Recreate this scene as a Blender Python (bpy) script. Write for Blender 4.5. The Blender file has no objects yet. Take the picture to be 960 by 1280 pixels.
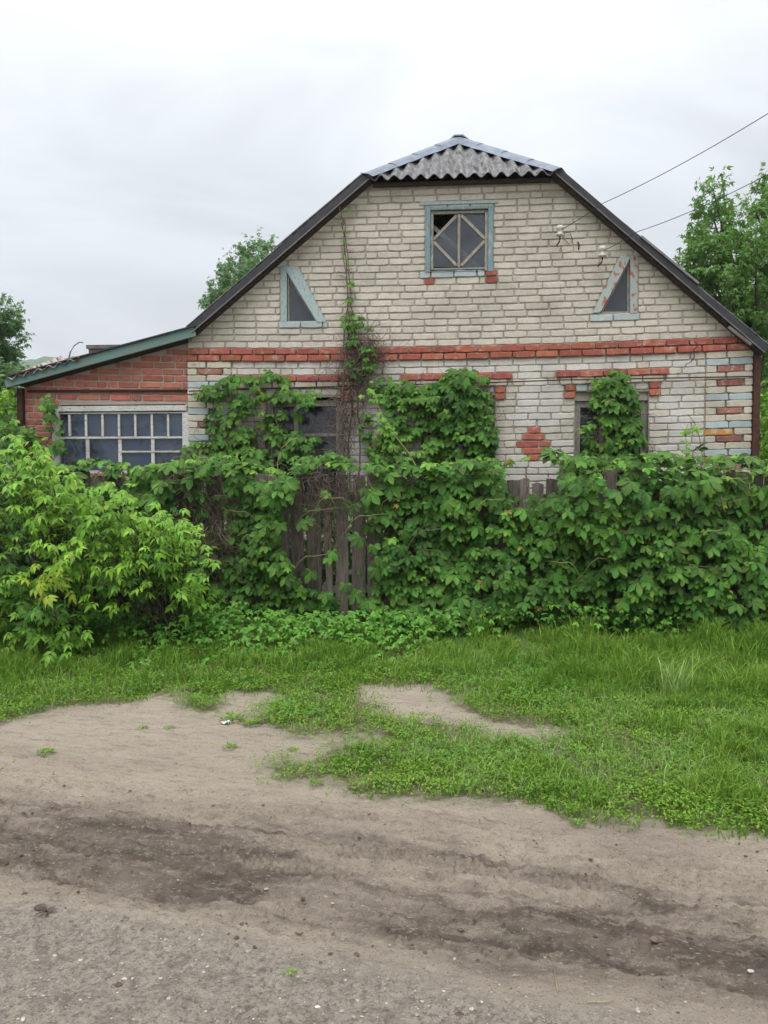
import bpy, math, random
import numpy as np
from mathutils import Vector, Matrix, Quaternion
from mathutils.geometry import tessellate_polygon
random.seed(7); rng = np.random.default_rng(11)
C = bpy.context.scene.collection
sc = bpy.context.scene

# ------------------------------------------------------------------ camera
CAMZ = 1.6; F = 960.0; PITCH = math.atan(40 / 960)
cam = bpy.data.cameras.new('camera'); camo = bpy.data.objects.new('camera', cam); C.objects.link(camo)
camo.location = (0, 0, CAMZ); camo.rotation_euler = (math.pi / 2 - PITCH, 0, 0)
cam.sensor_fit = 'HORIZONTAL'; cam.sensor_width = 36; cam.lens = 36 * F / 960
cam.clip_start = 0.05; cam.clip_end = 5000
sc.camera = camo
sc.render.resolution_x = 768; sc.render.resolution_y = 1024

# ------------------------------------------------------------------ overcast sky
SUN_EL, SUN_AZ = math.radians(66), math.radians(200)
w = bpy.data.worlds.new("World"); sc.world = w; w.use_nodes = True
nt = w.node_tree; nt.nodes.clear()
def wn(t, **k):
    n = nt.nodes.new(t)
    for a, b in k.items(): setattr(n, a, b)
    return n
out = wn('ShaderNodeOutputWorld'); bg = wn('ShaderNodeBackground'); bgc = wn('ShaderNodeBackground'); mixs = wn('ShaderNodeMixShader')
sky = wn('ShaderNodeTexSky'); sky.sky_type = 'NISHITA'; sky.sun_disc = False; sky.sun_elevation = SUN_EL; sky.sun_rotation = SUN_AZ
bg.inputs['Strength'].default_value = 0.12
nt.links.new(sky.outputs[0], bg.inputs['Color'])
tc = wn('ShaderNodeTexCoord'); sep = wn('ShaderNodeSeparateXYZ'); nt.links.new(tc.outputs['Generated'], sep.inputs[0])
ramp = wn('ShaderNodeValToRGB'); nt.links.new(sep.outputs['Z'], ramp.inputs[0])
cr = ramp.color_ramp
def lum(v, t): return (v * t[0], v * t[1], v * t[2], 1)
cr.elements[0].position = 0.0; cr.elements[0].color = lum(.64, (.985, 1.0, 1.04))
cr.elements[1].position = 1.0; cr.elements[1].color = lum(1.55, (.985, 1.0, 1.02))
for p, v, t in ((.12, .66, (.96, 1, 1.055)), (.30, .73, (.95, 1, 1.06)), (.42, .90, (.955, 1, 1.05)), (.52, 1.02, (.975, 1, 1.03)), (.75, 1.28, (.985, 1, 1.02))):
    e = cr.elements.new(p); e.color = lum(v, t)
# soft cloud mottling
mp = wn('ShaderNodeMapping'); mp.inputs['Scale'].default_value = (1, 1, 2.6); mp.inputs['Location'].default_value = (.3, .1, .2)
nt.links.new(tc.outputs['Generated'], mp.inputs[0])
cn = wn('ShaderNodeTexNoise'); cn.inputs['Scale'].default_value = 1.9; cn.inputs['Detail'].default_value = 6; cn.inputs['Roughness'].default_value = .52; cn.inputs['Distortion'].default_value = .9
nt.links.new(mp.outputs[0], cn.inputs['Vector'])
mr = wn('ShaderNodeMapRange'); mr.inputs[1].default_value = .3; mr.inputs[2].default_value = .7; mr.inputs[3].default_value = .80; mr.inputs[4].default_value = 1.18
nt.links.new(cn.outputs[0], mr.inputs[0])
vm = wn('ShaderNodeVectorMath', operation='SCALE'); nt.links.new(ramp.outputs[0], vm.inputs[0]); nt.links.new(mr.outputs[0], vm.inputs['Scale'])
nt.links.new(vm.outputs[0], bgc.inputs['Color']); bgc.inputs['Strength'].default_value = .93
mixs.inputs[0].default_value = .94
nt.links.new(bg.outputs[0], mixs.inputs[1]); nt.links.new(bgc.outputs[0], mixs.inputs[2]); nt.links.new(mixs.outputs[0], out.inputs[0])

sun = bpy.data.lights.new('sun', 'SUN'); suno = bpy.data.objects.new('sun', sun); C.objects.link(suno)
sun.energy = 2.2; sun.angle = math.radians(48); sun.color = (1, .98, .95)
sdir = Vector((math.sin(SUN_AZ) * math.cos(SUN_EL), math.cos(SUN_AZ) * math.cos(SUN_EL), math.sin(SUN_EL)))
suno.rotation_euler = sdir.to_track_quat('Z', 'Y').to_euler(); suno.location = (0, -5, 20)
sc.view_settings.view_transform = 'Standard'; sc.view_settings.look = 'None'
sc.view_settings.exposure = 0.36; sc.view_settings.gamma = 1

# ------------------------------------------------------------------ pixel -> place (photograph 960 x 1280)
cp, sp_ = math.cos(PITCH), math.sin(PITCH)
def ray(px, py):
    u = (px - 480) / F; v = -(py - 640) / F
    return Vector((u, cp + v * sp_, -sp_ + v * cp))
def topx(x, y, z):
    zz = z - CAMZ
    dep = y * cp - zz * sp_; up = y * sp_ + zz * cp
    return 480 + F * x / dep, 640 - F * up / dep
def G(px, py, z=0):
    d = ray(px, py); t = (z - CAMZ) / d.z
    return Vector((d.x * t, d.y * t, z))
def at(px, py, Y):
    d = ray(px, py); t = Y / d.y
    return Vector((d.x * t, Y, CAMZ + d.z * t))
class Frame:
    def __init__(s, y0, tan):
        s.o = Vector((0, y0, 0)); s.th = math.atan(tan)
        s.ex = Vector((math.cos(s.th), -math.sin(s.th), 0)); s.ey = Vector((math.sin(s.th), math.cos(s.th), 0))
    def hit(s, px, py, off=0.0):
        d = ray(px, py); o = Vector((0, 0, CAMZ))
        p0 = s.o + s.ey * off
        t = (p0 - o).dot(s.ey) / d.dot(s.ey); P = o + d * t
        return Vector(((P - s.o).dot(s.ex), off, P.z))
    def world(s, v): return s.o + s.ex * v[0] + s.ey * v[1] + Vector((0, 0, v[2]))
H = Frame(8.9, .08)
FN = Frame(7.75, .06)

# ------------------------------------------------------------------ node materials
def mat(name, col, col2=None, scale=8, detail=5, rough=.85, bump=.3, bscale=40, rnd=.12, obj=True, col3=None, s3=3, t3=.55, stretch=(1, 1, 1), trans=0, spec=.3, metal=0, thr=None, vein=False, hue=0.0, bdist=.01, grime=0):
    m = bpy.data.materials.new(name); m.use_nodes = True; t = m.node_tree; N = t.nodes; L = t.links
    b = N['Principled BSDF']; b.inputs['Roughness'].default_value = rough; b.inputs['Metallic'].default_value = metal
    b.inputs['Specular IOR Level'].default_value = spec
    tc = N.new('ShaderNodeTexCoord'); oi = N.new('ShaderNodeObjectInfo'); ge = N.new('ShaderNodeNewGeometry')
    mpn = N.new('ShaderNodeMapping'); mpn.inputs['Scale'].default_value = stretch
    L.new(ge.outputs['Position'], mpn.inputs[0])
    def noise(sc_, det=5, ro=.55, src=mpn.outputs[0]):
        n = N.new('ShaderNodeTexNoise'); n.inputs['Scale'].default_value = sc_; n.inputs['Detail'].default_value = det; n.inputs['Roughness'].default_value = ro
        L.new(src, n.inputs['Vector']); return n.outputs[0]
    def rng_(src, a, b_, c, d):
        r = N.new('ShaderNodeMapRange'); r.inputs[1].default_value = a; r.inputs[2].default_value = b_; r.inputs[3].default_value = c; r.inputs[4].default_value = d
        L.new(src, r.inputs[0]); return r.outputs[0]
    def mix(f, a, b_, mode='MIX'):
        x = N.new('ShaderNodeMix'); x.data_type = 'RGBA'; x.blend_type = mode
        if hasattr(f, 'links') or hasattr(f, 'is_linked'): L.new(f, x.inputs[0])
        else: x.inputs[0].default_value = f
        for s_, v in ((6, a), (7, b_)):
            if isinstance(v, tuple): x.inputs[s_].default_value = (*v, 1) if len(v) == 3 else v
            else: L.new(v, x.inputs[s_])
        return x.outputs[2]
    c = (*col, 1)
    n1 = noise(scale, detail)
    if col2:
        if thr is None: f = rng_(n1, .35, .65, 0, 1)
        else: f = rng_(n1, thr - .02, thr + .03, 0, 1)
        c = mix(f, col, col2)
    if col3:
        n3 = noise(s3, 6, .6); c = mix(rng_(n3, t3, t3 + .12, 0, 1), c, col3)
    # individual variation
    ad = N.new('ShaderNodeMath'); ad.operation = 'ADD'; L.new(oi.outputs['Random'], ad.inputs[0]); L.new(ge.outputs['Random Per Island'], ad.inputs[1])
    fr = N.new('ShaderNodeMath'); fr.operation = 'FRACT'; L.new(ad.outputs[0], fr.inputs[0])
    hs = N.new('ShaderNodeHueSaturation')
    if isinstance(c, tuple): hs.inputs['Color'].default_value = c
    else: L.new(c, hs.inputs['Color'])
    L.new(rng_(fr.outputs[0], 0, 1, 1 - rnd, 1 + rnd), hs.inputs['Value'])
    if hue:
        wn_ = N.new('ShaderNodeTexWhiteNoise'); wn_.noise_dimensions = '1D'; L.new(fr.outputs[0], wn_.inputs['W'])
        L.new(rng_(wn_.outputs[0], 0, 1, .5 - hue, .5 + hue), hs.inputs['Hue'])
    c = hs.outputs[0]
    if grime:
        g1 = noise(2.2, 8, .65); c = mix(rng_(g1, .45, .75, 0, grime), c, (.07, .065, .055))
    if vein:
        uv = N.new('ShaderNodeUVMap'); sx = N.new('ShaderNodeSeparateXYZ'); L.new(uv.outputs[0], sx.inputs[0])
        ab = N.new('ShaderNodeMath'); ab.operation = 'ABSOLUTE'; L.new(sx.outputs[0], ab.inputs[0])
        mid = rng_(ab.outputs[0], .02, .10, 1, 0)
        # side veins: v - |u|*k, periodic
        mu = N.new('ShaderNodeMath'); mu.operation = 'MULTIPLY_ADD'; L.new(ab.outputs[0], mu.inputs[0]); mu.inputs[1].default_value = -.35; L.new(sx.outputs[1], mu.inputs[2])
        m2 = N.new('ShaderNodeMath'); m2.operation = 'MULTIPLY'; L.new(mu.outputs[0], m2.inputs[0]); m2.inputs[1].default_value = 44
        sn = N.new('ShaderNodeMath'); sn.operation = 'SINE'; L.new(m2.outputs[0], sn.inputs[0])
        sv = rng_(sn.outputs[0], .6, 1, 0, .6)
        mx = N.new('ShaderNodeMath'); mx.operation = 'MAXIMUM'; L.new(mid, mx.inputs[0]); L.new(sv, mx.inputs[1])
        m3 = N.new('ShaderNodeMath'); m3.operation = 'MULTIPLY'; L.new(mx.outputs[0], m3.inputs[0]); m3.inputs[1].default_value = .28
        c = mix(m3.outputs[0], c, tuple(min(1, k * 2.0 + .02) for k in col))
        hgt = mx.outputs[0]
    L.new(c, b.inputs['Base Color'])
    if bump:
        bn = N.new('ShaderNodeBump'); bn.inputs['Strength'].default_value = bump; bn.inputs['Distance'].default_value = bdist
        if vein:
            inv = N.new('ShaderNodeMath'); inv.operation = 'SUBTRACT'; inv.inputs[0].default_value = 1; L.new(hgt, inv.inputs[1]); L.new(inv.outputs[0], bn.inputs['Height'])
        else: L.new(noise(bscale, 6, .6), bn.inputs['Height'])
        L.new(bn.outputs[0], b.inputs['Normal'])
    if trans:
        tr = N.new('ShaderNodeBsdfTranslucent'); ms = N.new('ShaderNodeMixShader'); ms.inputs[0].default_value = trans
        L.new(mix(.5, c, tuple(min(1, k * 1.6) for k in col), 'MIX'), tr.inputs[0])
        L.new(b.outputs[0], ms.inputs[1]); L.new(tr.outputs[0], ms.inputs[2]); L.new(ms.outputs[0], N['Material Output'].inputs[0])
    return m
M = {}
M['white_brick'] = mat('silicate_brick', (.51, .47, .40), (.58, .54, .465), 30, rnd=.10, col3=(.44, .41, .36), s3=9, t3=.60, bump=.5, bscale=90, hue=.006, grime=.36)
M['field_brick'] = mat('pale_silicate_brick', (.56, .535, .49), (.63, .605, .56), 30, rnd=.07, col3=(.42, .39, .34), s3=9, t3=.62, bump=.4, bscale=90, hue=.005, grime=.3)
M['red_brick'] = mat('red_brick', (.33, .085, .055), (.39, .13, .09), 22, rnd=.2, col3=(.42, .26, .20), s3=14, t3=.55, bump=.5, bscale=90, hue=.01, grime=.35)
M['annex_brick'] = mat('annex_red_brick', (.40, .125, .085), (.46, .18, .13), 18, rnd=.2, col3=(.30, .13, .10), s3=10, t3=.55, bump=.5, bscale=90, hue=.01, grime=.35)
M['faded_red_brick'] = mat('faded_red_brick', (.24, .095, .07), (.33, .16, .12), 20, rnd=.2, col3=(.42, .36, .30), s3=18, t3=.57, bump=.5, bscale=90, hue=.01, grime=.3)
M['blue_brick'] = mat('blue_painted_brick', (.36, .445, .475), (.45, .49, .48), 20, rnd=.1, col3=(.45, .42, .36), s3=16, t3=.56, bump=.4, bscale=80, grime=.3)
M['orange_brick'] = mat('orange_painted_brick', (.50, .24, .07), (.50, .40, .24), 14, rnd=.1, thr=.55, bump=.4, bscale=80, grime=.3)
M['cream_brick'] = mat('cream_painted_brick', (.50, .46, .36), (.56, .52, .44), 14, rnd=.08, col3=(.38, .3, .2), s3=12, t3=.6, bump=.4, bscale=80, grime=.35)
M['mortar'] = mat('mortar', (.33, .30, .255), (.42, .385, .33), 14, rnd=0, bump=.9, bscale=70, grime=.4)
M['red_mortar'] = mat('dull_mortar', (.36, .30, .26), (.42, .36, .31), 14, rnd=0, bump=.9, bscale=70, grime=.3)
M['wood'] = mat('weathered_wood', (.20, .17, .145), (.11, .092, .077), 9, stretch=(9, 9, .8), rnd=.28, bump=.9, bscale=22, hue=.012, col3=(.07, .055, .042), s3=5, t3=.55)
M['frame_wood'] = mat('bare_frame_wood', (.36, .33, .28), (.22, .19, .155), 16, stretch=(6, 6, 1.2), rnd=.1, bump=.6, bscale=25, col3=(.42, .44, .43), s3=12, t3=.54)
M['blue_wood'] = mat('peeling_blue_wood', (.17, .31, .37), (.24, .23, .19), 22, thr=.53, stretch=(3, 3, 1), rnd=.08, bump=.6, bscale=30, col3=(.30, .38, .40), s3=7, t3=.52)
M['pale_blue_wood'] = mat('pale_blue_wood', (.33, .43, .44), (.32, .30, .26), 22, thr=.56, stretch=(3, 3, 1), rnd=.08, bump=.6, bscale=30, col3=(.26, .38, .41), s3=6, t3=.55)
M['red_blue_wood'] = mat('peeling_blue_and_red_wood', (.36, .42, .40), (.40, .12, .08), 13, thr=.56, stretch=(2, 2, 1), rnd=.08, bump=.6, bscale=30)
M['white_wood'] = mat('peeling_white_wood', (.60, .60, .57), (.30, .27, .23), 26, thr=.60, stretch=(1, 1, 3), rnd=.06, bump=.6, bscale=30, grime=.4)
M['teal_wood'] = mat('teal_fascia_paint', (.12, .23, .225), (.18, .21, .165), 12, stretch=(.6, 1, 4), rnd=.05, bump=.5, bscale=30, col3=(.08, .28, .34), s3=3, t3=.52)
M['slate'] = mat('asbestos_sheet', (.25, .25, .255), (.13, .128, .13), 9, stretch=(3, .7, .7), rnd=.05, bump=.5, bscale=60, col3=(.055, .052, .045), s3=6, t3=.53)
M['flash'] = mat('galvanised_flashing', (.20, .24, .30), (.15, .175, .21), 7, rnd=.1, rough=.42, metal=.55, bump=.25, bscale=14, spec=.5, col3=(.36, .33, .30), s3=9, t3=.62)
M['dark_metal'] = mat('dark_roof_trim', (.028, .030, .040), (.045, .045, .05), 9, rnd=.05, rough=.6, bump=.3, bscale=30)
M['dark_wood'] = mat('dark_stained_wood', (.055, .042, .038), (.03, .024, .022), 9, rnd=.1, stretch=(1, 5, 5), bump=.6, bscale=30)
M['grey_strip'] = mat('grey_strip', (.17, .155, .15), (.10, .09, .085), 14, rnd=.05, rough=.7)
M['rust'] = mat('rusty_steel', (.085, .036, .026), (.05, .022, .018), 18, rnd=.1, rough=.8, bump=.5)
M['rust_sheet'] = mat('rusty_roof_sheet', (.42, .41, .39), (.14, .05, .03), 9, thr=.50, stretch=(1.4, 2.5, .8), rnd=.05, rough=.8, bump=.4)
M['cable'] = mat('cable', (.035, .034, .036), rnd=0, bump=0, rough=.7)
M['ceramic'] = mat('insulator_ceramic', (.62, .60, .54), (.4, .37, .32), 60, rnd=.05, rough=.4, bump=.1)
M['blue_film'] = mat('blue_film', (.22, .34, .56), (.34, .40, .50), 5, rnd=.25, rough=.6, bump=.4, bscale=8, col3=(.05, .055, .07), s3=3.5, t3=.5)
M['dark_inside'] = mat('dark_interior', (.03, .03, .032), (.05, .045, .04), 3, rnd=0, bump=0)  # near-black colour, the shade of the unlit rooms put into the paint
M['bark'] = mat('bark', (.11, .09, .07), (.06, .05, .04), 14, stretch=(3, 3, .6), rnd=.1, bump=.8, bscale=20)
M['vine_stem'] = mat('vine_stem', (.19, .145, .10), (.11, .08, .055), 24, rnd=.3, bump=.3)
M['green_stem'] = mat('green_stem', (.24, .30, .09), (.26, .20, .10), 12, rnd=.2, bump=0)
M['dry_stem'] = mat('dry_vine', (.20, .155, .125), (.12, .085, .07), 20, rnd=.4, bump=0)
M['leaf'] = mat('creeper_leaf', (.036, .104, .013), (.086, .196, .026), 2.2, rnd=.5, rough=.5, bump=.5, bdist=.004, trans=.15, spec=.22, vein=True, hue=.022)
M['young_leaf'] = mat('young_leaf', (.12, .28, .03), (.17, .35, .04), 2.5, rnd=.34, rough=.5, bump=.3, bdist=.004, trans=.3, spec=.3, vein=True, hue=.02)
M['lime_leaf'] = mat('lime_leaf', (.12, .275, .022), (.22, .40, .032), 1.6, rnd=.42, rough=.5, bump=.35, bdist=.004, trans=.22, spec=.35, vein=True, hue=.018)
M['yellow_leaf'] = mat('yellow_leaf', (.23, .35, .03), (.30, .38, .035), 3, rnd=.25, rough=.5, bump=.3, bdist=.004, trans=.3, spec=.3, vein=True, hue=.02)
M['old_leaf'] = mat('old_leaf', (.30, .26, .05), (.20, .13, .05), 6, rnd=.3, rough=.6, bump=.3, bdist=.004, trans=.2, spec=.2, vein=True, hue=.02)
M['tree_leaf'] = mat('tree_leaf', (.12, .24, .05), (.17, .31, .075), .9, rnd=.4, rough=.5, bump=0, trans=.4, spec=.35, hue=.02)
M['pale_tree_leaf'] = mat('pale_tree_leaf', (.13, .23, .09), (.17, .28, .12), .9, rnd=.35, rough=.5, bump=0, trans=.4, spec=.3, hue=.02)
M['far_leaf'] = mat('far_forest_leaf', (.055, .10, .045), (.08, .13, .06), .05, rnd=.3, bump=0)
M['grass'] = mat('grass', (.125, .245, .026), (.185, .31, .042), 1.3, rnd=.35, rough=.5, bump=0, trans=.3, spec=.25, hue=.02)
M['pale_grass'] = mat('pale_grass', (.20, .34, .075), (.27, .39, .12), 1.3, rnd=.3, rough=.5, bump=0, trans=.3, spec=.25, hue=.02)
M['herb'] = mat('low_herb', (.12, .25, .022), (.17, .31, .03), 2.0, rnd=.35, rough=.5, bump=0, trans=.3, spec=.25, hue=.02)
M['weed_leaf'] = mat('weed_leaf', (.085, .225, .03), (.13, .30, .038), 2.6, rnd=.3, rough=.5, bump=.2, bdist=.003, trans=.28, spec=.3, vein=True, hue=.018)
M['straw'] = mat('straw', (.42, .36, .24), (.3, .25, .16), 30, rnd=.2, bump=0)
M['stone'] = mat('pebble', (.36, .33, .29), (.22, .20, .17), 30, rnd=.45, bump=.4, bscale=80, hue=.02)
M['pale_stone'] = mat('pale_pebble', (.52, .50, .46), (.40, .38, .34), 30, rnd=.2, bump=.3, bscale=80)
M['clod'] = mat('wet_clod', (.075, .055, .045), (.12, .09, .075), 30, rnd=.3, bump=.6, bscale=80)
M['paper'] = mat('white_scrap', (.7, .72, .72), rnd=0, bump=.2)

def glass_mat(name, dust):
    m = bpy.data.materials.new(name); m.use_nodes = True; t = m.node_tree; N = t.nodes; L = t.links; N.clear()
    o = N.new('ShaderNodeOutputMaterial'); tr = N.new('ShaderNodeBsdfTransparent'); gl = N.new('ShaderNodeBsdfGlossy'); df = N.new('ShaderNodeBsdfDiffuse')
    gl.inputs['Roughness'].default_value = .12; tr.inputs[0].default_value = (.8, .85, .9, 1); df.inputs[0].default_value = (.26, .29, .33, 1)
    fz = N.new('ShaderNodeFresnel'); fz.inputs[0].default_value = 1.5
    m1 = N.new('ShaderNodeMixShader'); m2 = N.new('ShaderNodeMixShader')
    ge = N.new('ShaderNodeNewGeometry'); n = N.new('ShaderNodeTexNoise'); n.inputs['Scale'].default_value = 4; n.inputs['Detail'].default_value = 6
    L.new(ge.outputs['Position'], n.inputs['Vector'])
    r = N.new('ShaderNodeMapRange'); r.inputs[1].default_value = .3; r.inputs[2].default_value = .75; r.inputs[3].default_value = dust * .5; r.inputs[4].default_value = dust * 1.6
    L.new(n.outputs[0], r.inputs[0]); L.new(r.outputs[0], m2.inputs[0])
    L.new(fz.outputs[0], m1.inputs[0]); L.new(tr.outputs[0], m1.inputs[1]); L.new(gl.outputs[0], m1.inputs[2])
    L.new(m1.outputs[0], m2.inputs[1]); L.new(df.outputs[0], m2.inputs[2]); L.new(m2.outputs[0], o.inputs[0])
    return m
M['glass'] = glass_mat('dusty_glass', .10)
M['attic_glass'] = glass_mat('dirty_attic_glass', .17)

# ------------------------------------------------------------------ object helpers
def link(name, data, parent=None, m=None):
    o = bpy.data.objects.new(name, data); C.objects.link(o)
    if parent is not None: o.parent = parent
    if m is not None and not data.materials: data.materials.append(m)
    return o
def tag(o, label=None, cat=None, group=None, kind=None):
    if label: o['label'] = label
    if cat: o['category'] = cat
    if group: o['group'] = group
    if kind: o['kind'] = kind
    return o
def thing(name, loc, label, cat, group=None, rotz=0):
    o = bpy.data.objects.new(name, None); C.objects.link(o); o.location = loc; o.rotation_euler = (0, 0, rotz); o.empty_display_size = .1
    return tag(o, label, cat, group)
def pm(name, V, Fc, smooth=False):
    me = bpy.data.meshes.new(name); me.from_pydata([tuple(v) for v in V], [], Fc)
    if smooth: me.polygons.foreach_set('use_smooth', [True] * len(me.polygons))
    me.update(); return me
def npmesh(name, V, T, uv=None, smooth=True, k=3):
    """V (n,3), T (m,k) arrays -> mesh; uv per loop (m*k,2)"""
    me = bpy.data.meshes.new(name); n, m_ = len(V), len(T)
    me.vertices.add(n); me.vertices.foreach_set('co', np.ascontiguousarray(V, dtype=np.float32).ravel())
    me.loops.add(m_ * k); me.loops.foreach_set('vertex_index', np.ascontiguousarray(T, dtype=np.int32).ravel())
    me.polygons.add(m_); me.polygons.foreach_set('loop_start', np.arange(0, m_ * k, k, dtype=np.int32))
    me.polygons.foreach_set('use_smooth', np.full(m_, smooth))
    if uv is not None:
        l = me.uv_layers.new(name='UVMap'); l.data.foreach_set('uv', np.ascontiguousarray(uv, dtype=np.float32).ravel())
    me.update(calc_edges=True); return me
class MB:
    def __init__(s): s.V = []; s.F = []
    def add(s, V, Fc):
        n = len(s.V); s.V += [tuple(v) for v in V]; s.F += [tuple(i + n for i in f) for f in Fc]; return s
    def box(s, a, b):
        x0, y0, z0 = a; x1, y1, z1 = b
        return s.add([(x0, y0, z0), (x1, y0, z0), (x1, y1, z0), (x0, y1, z0), (x0, y0, z1), (x1, y0, z1), (x1, y1, z1), (x0, y1, z1)],
                     [(3, 2, 1, 0), (4, 5, 6, 7), (0, 1, 5, 4), (1, 2, 6, 5), (2, 3, 7, 6), (3, 0, 4, 7)])
    def prism(s, pts, y0, y1):
        """outline pts (x,z) extruded from y0 to y1"""
        n = len(pts); V = [(p[0], y0, p[1]) for p in pts] + [(p[0], y1, p[1]) for p in pts]
        return s.add(V, [tuple(range(n)), tuple(range(2 * n - 1, n - 1, -1))] + [(i, i + n, (i + 1) % n + n, (i + 1) % n) for i in range(n)])
    def beam(s, p0, p1, wid, y0, y1, side=0):
        """bar in the facade plane from p0 to p1 (x,z), wid across; side 0 centred, -1 below/right of line"""
        d = Vector((p1[0] - p0[0], p1[1] - p0[1])).normalized(); n = Vector((-d.y, d.x))
        a, b = (wid / 2, -wid / 2) if side == 0 else ((0, -wid) if side < 0 else (wid, 0))
        q = [(p0[0] + n.x * a, p0[1] + n.y * a), (p1[0] + n.x * a, p1[1] + n.y * a), (p1[0] + n.x * b, p1[1] + n.y * b), (p0[0] + n.x * b, p0[1] + n.y * b)]
        return s.prism(q, y0, y1)
    def build(s, name, m, parent=None, smooth=False, bevel=0):
        me = pm(name, s.V, s.F, smooth); o = link(name, me, parent, m)
        import bmesh
        bm = bmesh.new(); bm.from_mesh(me); bmesh.ops.recalc_face_normals(bm, faces=bm.faces)
        if bevel: bmesh.ops.bevel(bm, geom=bm.edges[:], offset=bevel, segments=1, affect='EDGES')
        bm.to_mesh(me); bm.free()
        return o
def tube_arrays(pts, r0, r1, sides=4):
    pts = [Vector(p) for p in pts]; V = []; n = len(pts)
    for i, p in enumerate(pts):
        d = (pts[min(i + 1, n - 1)] - pts[max(i - 1, 0)]).normalized() if n > 1 else Vector((0, 0, 1))
        a = d.cross(Vector((0, 0, 1)) if abs(d.z) < .9 else Vector((1, 0, 0))).normalized(); b = d.cross(a)
        r = r0 + (r1 - r0) * i / max(1, n - 1)
        for k in range(sides):
            t = 2 * math.pi * k / sides; V.append(p + a * math.cos(t) * r + b * math.sin(t) * r)
    Fc = [(i * sides + k, i * sides + (k + 1) % sides, (i + 1) * sides + (k + 1) % sides, (i + 1) * sides + k) for i in range(n - 1) for k in range(sides)]
    Fc.append(tuple(range(sides - 1, -1, -1))); Fc.append(tuple(range((n - 1) * sides, n * sides)))
    return V, Fc
def tube(name, pts, r0, r1, m, parent=None, sides=6, origin=None):
    if origin is not None: pts = [Vector(p) - Vector(origin) for p in pts]
    V, Fc = tube_arrays(pts, r0, r1, sides); return link(name, pm(name, V, Fc, True), parent, m)

# numpy value noise
def hsh(ix, iy, s):
    n = (ix.astype(np.int64) * 374761393 + iy.astype(np.int64) * 668265263 + s * 982451653) & 0xffffffff
    n = ((n ^ (n >> 13)) * 1274126177) & 0xffffffff
    return ((n ^ (n >> 16)) & 0xffffff) / float(0xffffff)
def vn(x, y, s=0):
    x = np.asarray(x, dtype=float); y = np.asarray(y, dtype=float)
    ix = np.floor(x); iy = np.floor(y); fx = x - ix; fy = y - iy; fx = fx * fx * (3 - 2 * fx); fy = fy * fy * (3 - 2 * fy)
    a = hsh(ix, iy, s); b = hsh(ix + 1, iy, s); c = hsh(ix, iy + 1, s); d = hsh(ix + 1, iy + 1, s)
    return (a * (1 - fx) + b * fx) * (1 - fy) + (c * (1 - fx) + d * fx) * fy
def fbm(x, y, s=0, o=4, g=.5):
    t = 0; a = 1; n = 0
    for i in range(o): t = t + a * vn(x * 2 ** i + i * 17.3, y * 2 ** i - i * 9.1, s + i); n += a; a *= g
    return t / n
def sm(a, b, x):
    t = np.clip((x - a) / (b - a), 0, 1); return t * t * (3 - 2 * t)
def inpoly(px, py, poly):
    r = np.zeros(px.shape, bool); n = len(poly); j = n - 1
    for i in range(n):
        xi, yi = poly[i]; xj, yj = poly[j]
        c = ((yi > py) != (yj > py)) & (px < (xj - xi) * (py - yi) / (yj - yi + 1e-9) + xi); r ^= c; j = i
    return r

# ------------------------------------------------------------------ ground sheet
AL = math.radians(-15)
def road(x, y): return x * math.cos(AL) + y * math.sin(AL), -x * math.sin(AL) + y * math.cos(AL)
POLY_A = [(-900, 700), (-900, 925), (-10, 908), (45, 902), (62, 888), (125, 889), (190, 882), (232, 866), (300, 862), (335, 868), (385, 858), (452, 864), (545, 866), (590, 890), (640, 905), (700, 915), (745, 922), (2200, 950), (2200, 700)]
POLY_B = [(392, 948), (430, 930), (500, 925), (600, 930), (640, 922), (690, 928), (742, 916), (2200, 900), (2200, 1300), (1200, 1110), (960, 1052), (880, 1042), (830, 1034), (810, 1018), (760, 1020), (640, 1010), (560, 1003), (480, 999), (425, 990), (398, 970)]
POLY_C = [(322, 884), (365, 862), (440, 864), (462, 890), (530, 905), (600, 912), (598, 930), (440, 924), (400, 930), (352, 920), (332, 900)]
POLY_D = [(338, 968), (352, 950), (392, 946), (392, 968), (372, 978), (345, 978)]
POLY_E = [(228, 872), (270, 870), (266, 886), (236, 888)]
def grassmask(x, y, rough=1.0):
    z = 0 * x; px, py = topx(x, y, z)
    n1 = (fbm(x * 3, y * 3, 5, 4) - .5); n2 = (fbm(x * 3 + 40, y * 3, 9, 4) - .5)
    n3 = fbm(x * 13, y * 13, 19, 3) - .5
    px = px + n1 * 70 * rough + n3 * 30; py = py + n2 * 38 * rough - n3 * 22
    m_ = inpoly(px, py, POLY_A) | inpoly(px, py, POLY_B) | inpoly(px, py, POLY_C) | inpoly(px, py, POLY_D) | inpoly(px, py, POLY_E)
    for cx, cy, rx, ry in ((480, 880, 34, 9), (540, 884, 36, 9), (596, 903, 28, 7), (660, 921, 36, 6), (718, 946, 36, 4), (780, 952, 20, 4), (505, 938, 26, 4), (436, 924, 32, 6), (330, 876, 22, 5), (690, 912, 20, 4)):
        m_ &= ~((((px - cx) / rx) ** 2 + ((py - cy) / ry) ** 2) < 1)
    return m_ | (y > 9)
def grassprob(x, y):
    p = 0
    for k, (dx, dy) in enumerate(((0, 0), (.07, .02), (-.06, .05), (.02, -.09), (-.03, .11), (.12, -.05), (-.11, -.04))):
        j = .10 * (vn(x * 14 + k * 7, y * 14, 90 + k) - .5); p = p + grassmask(x + dx + j, y + dy + j)
    return p / 7.0
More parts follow.
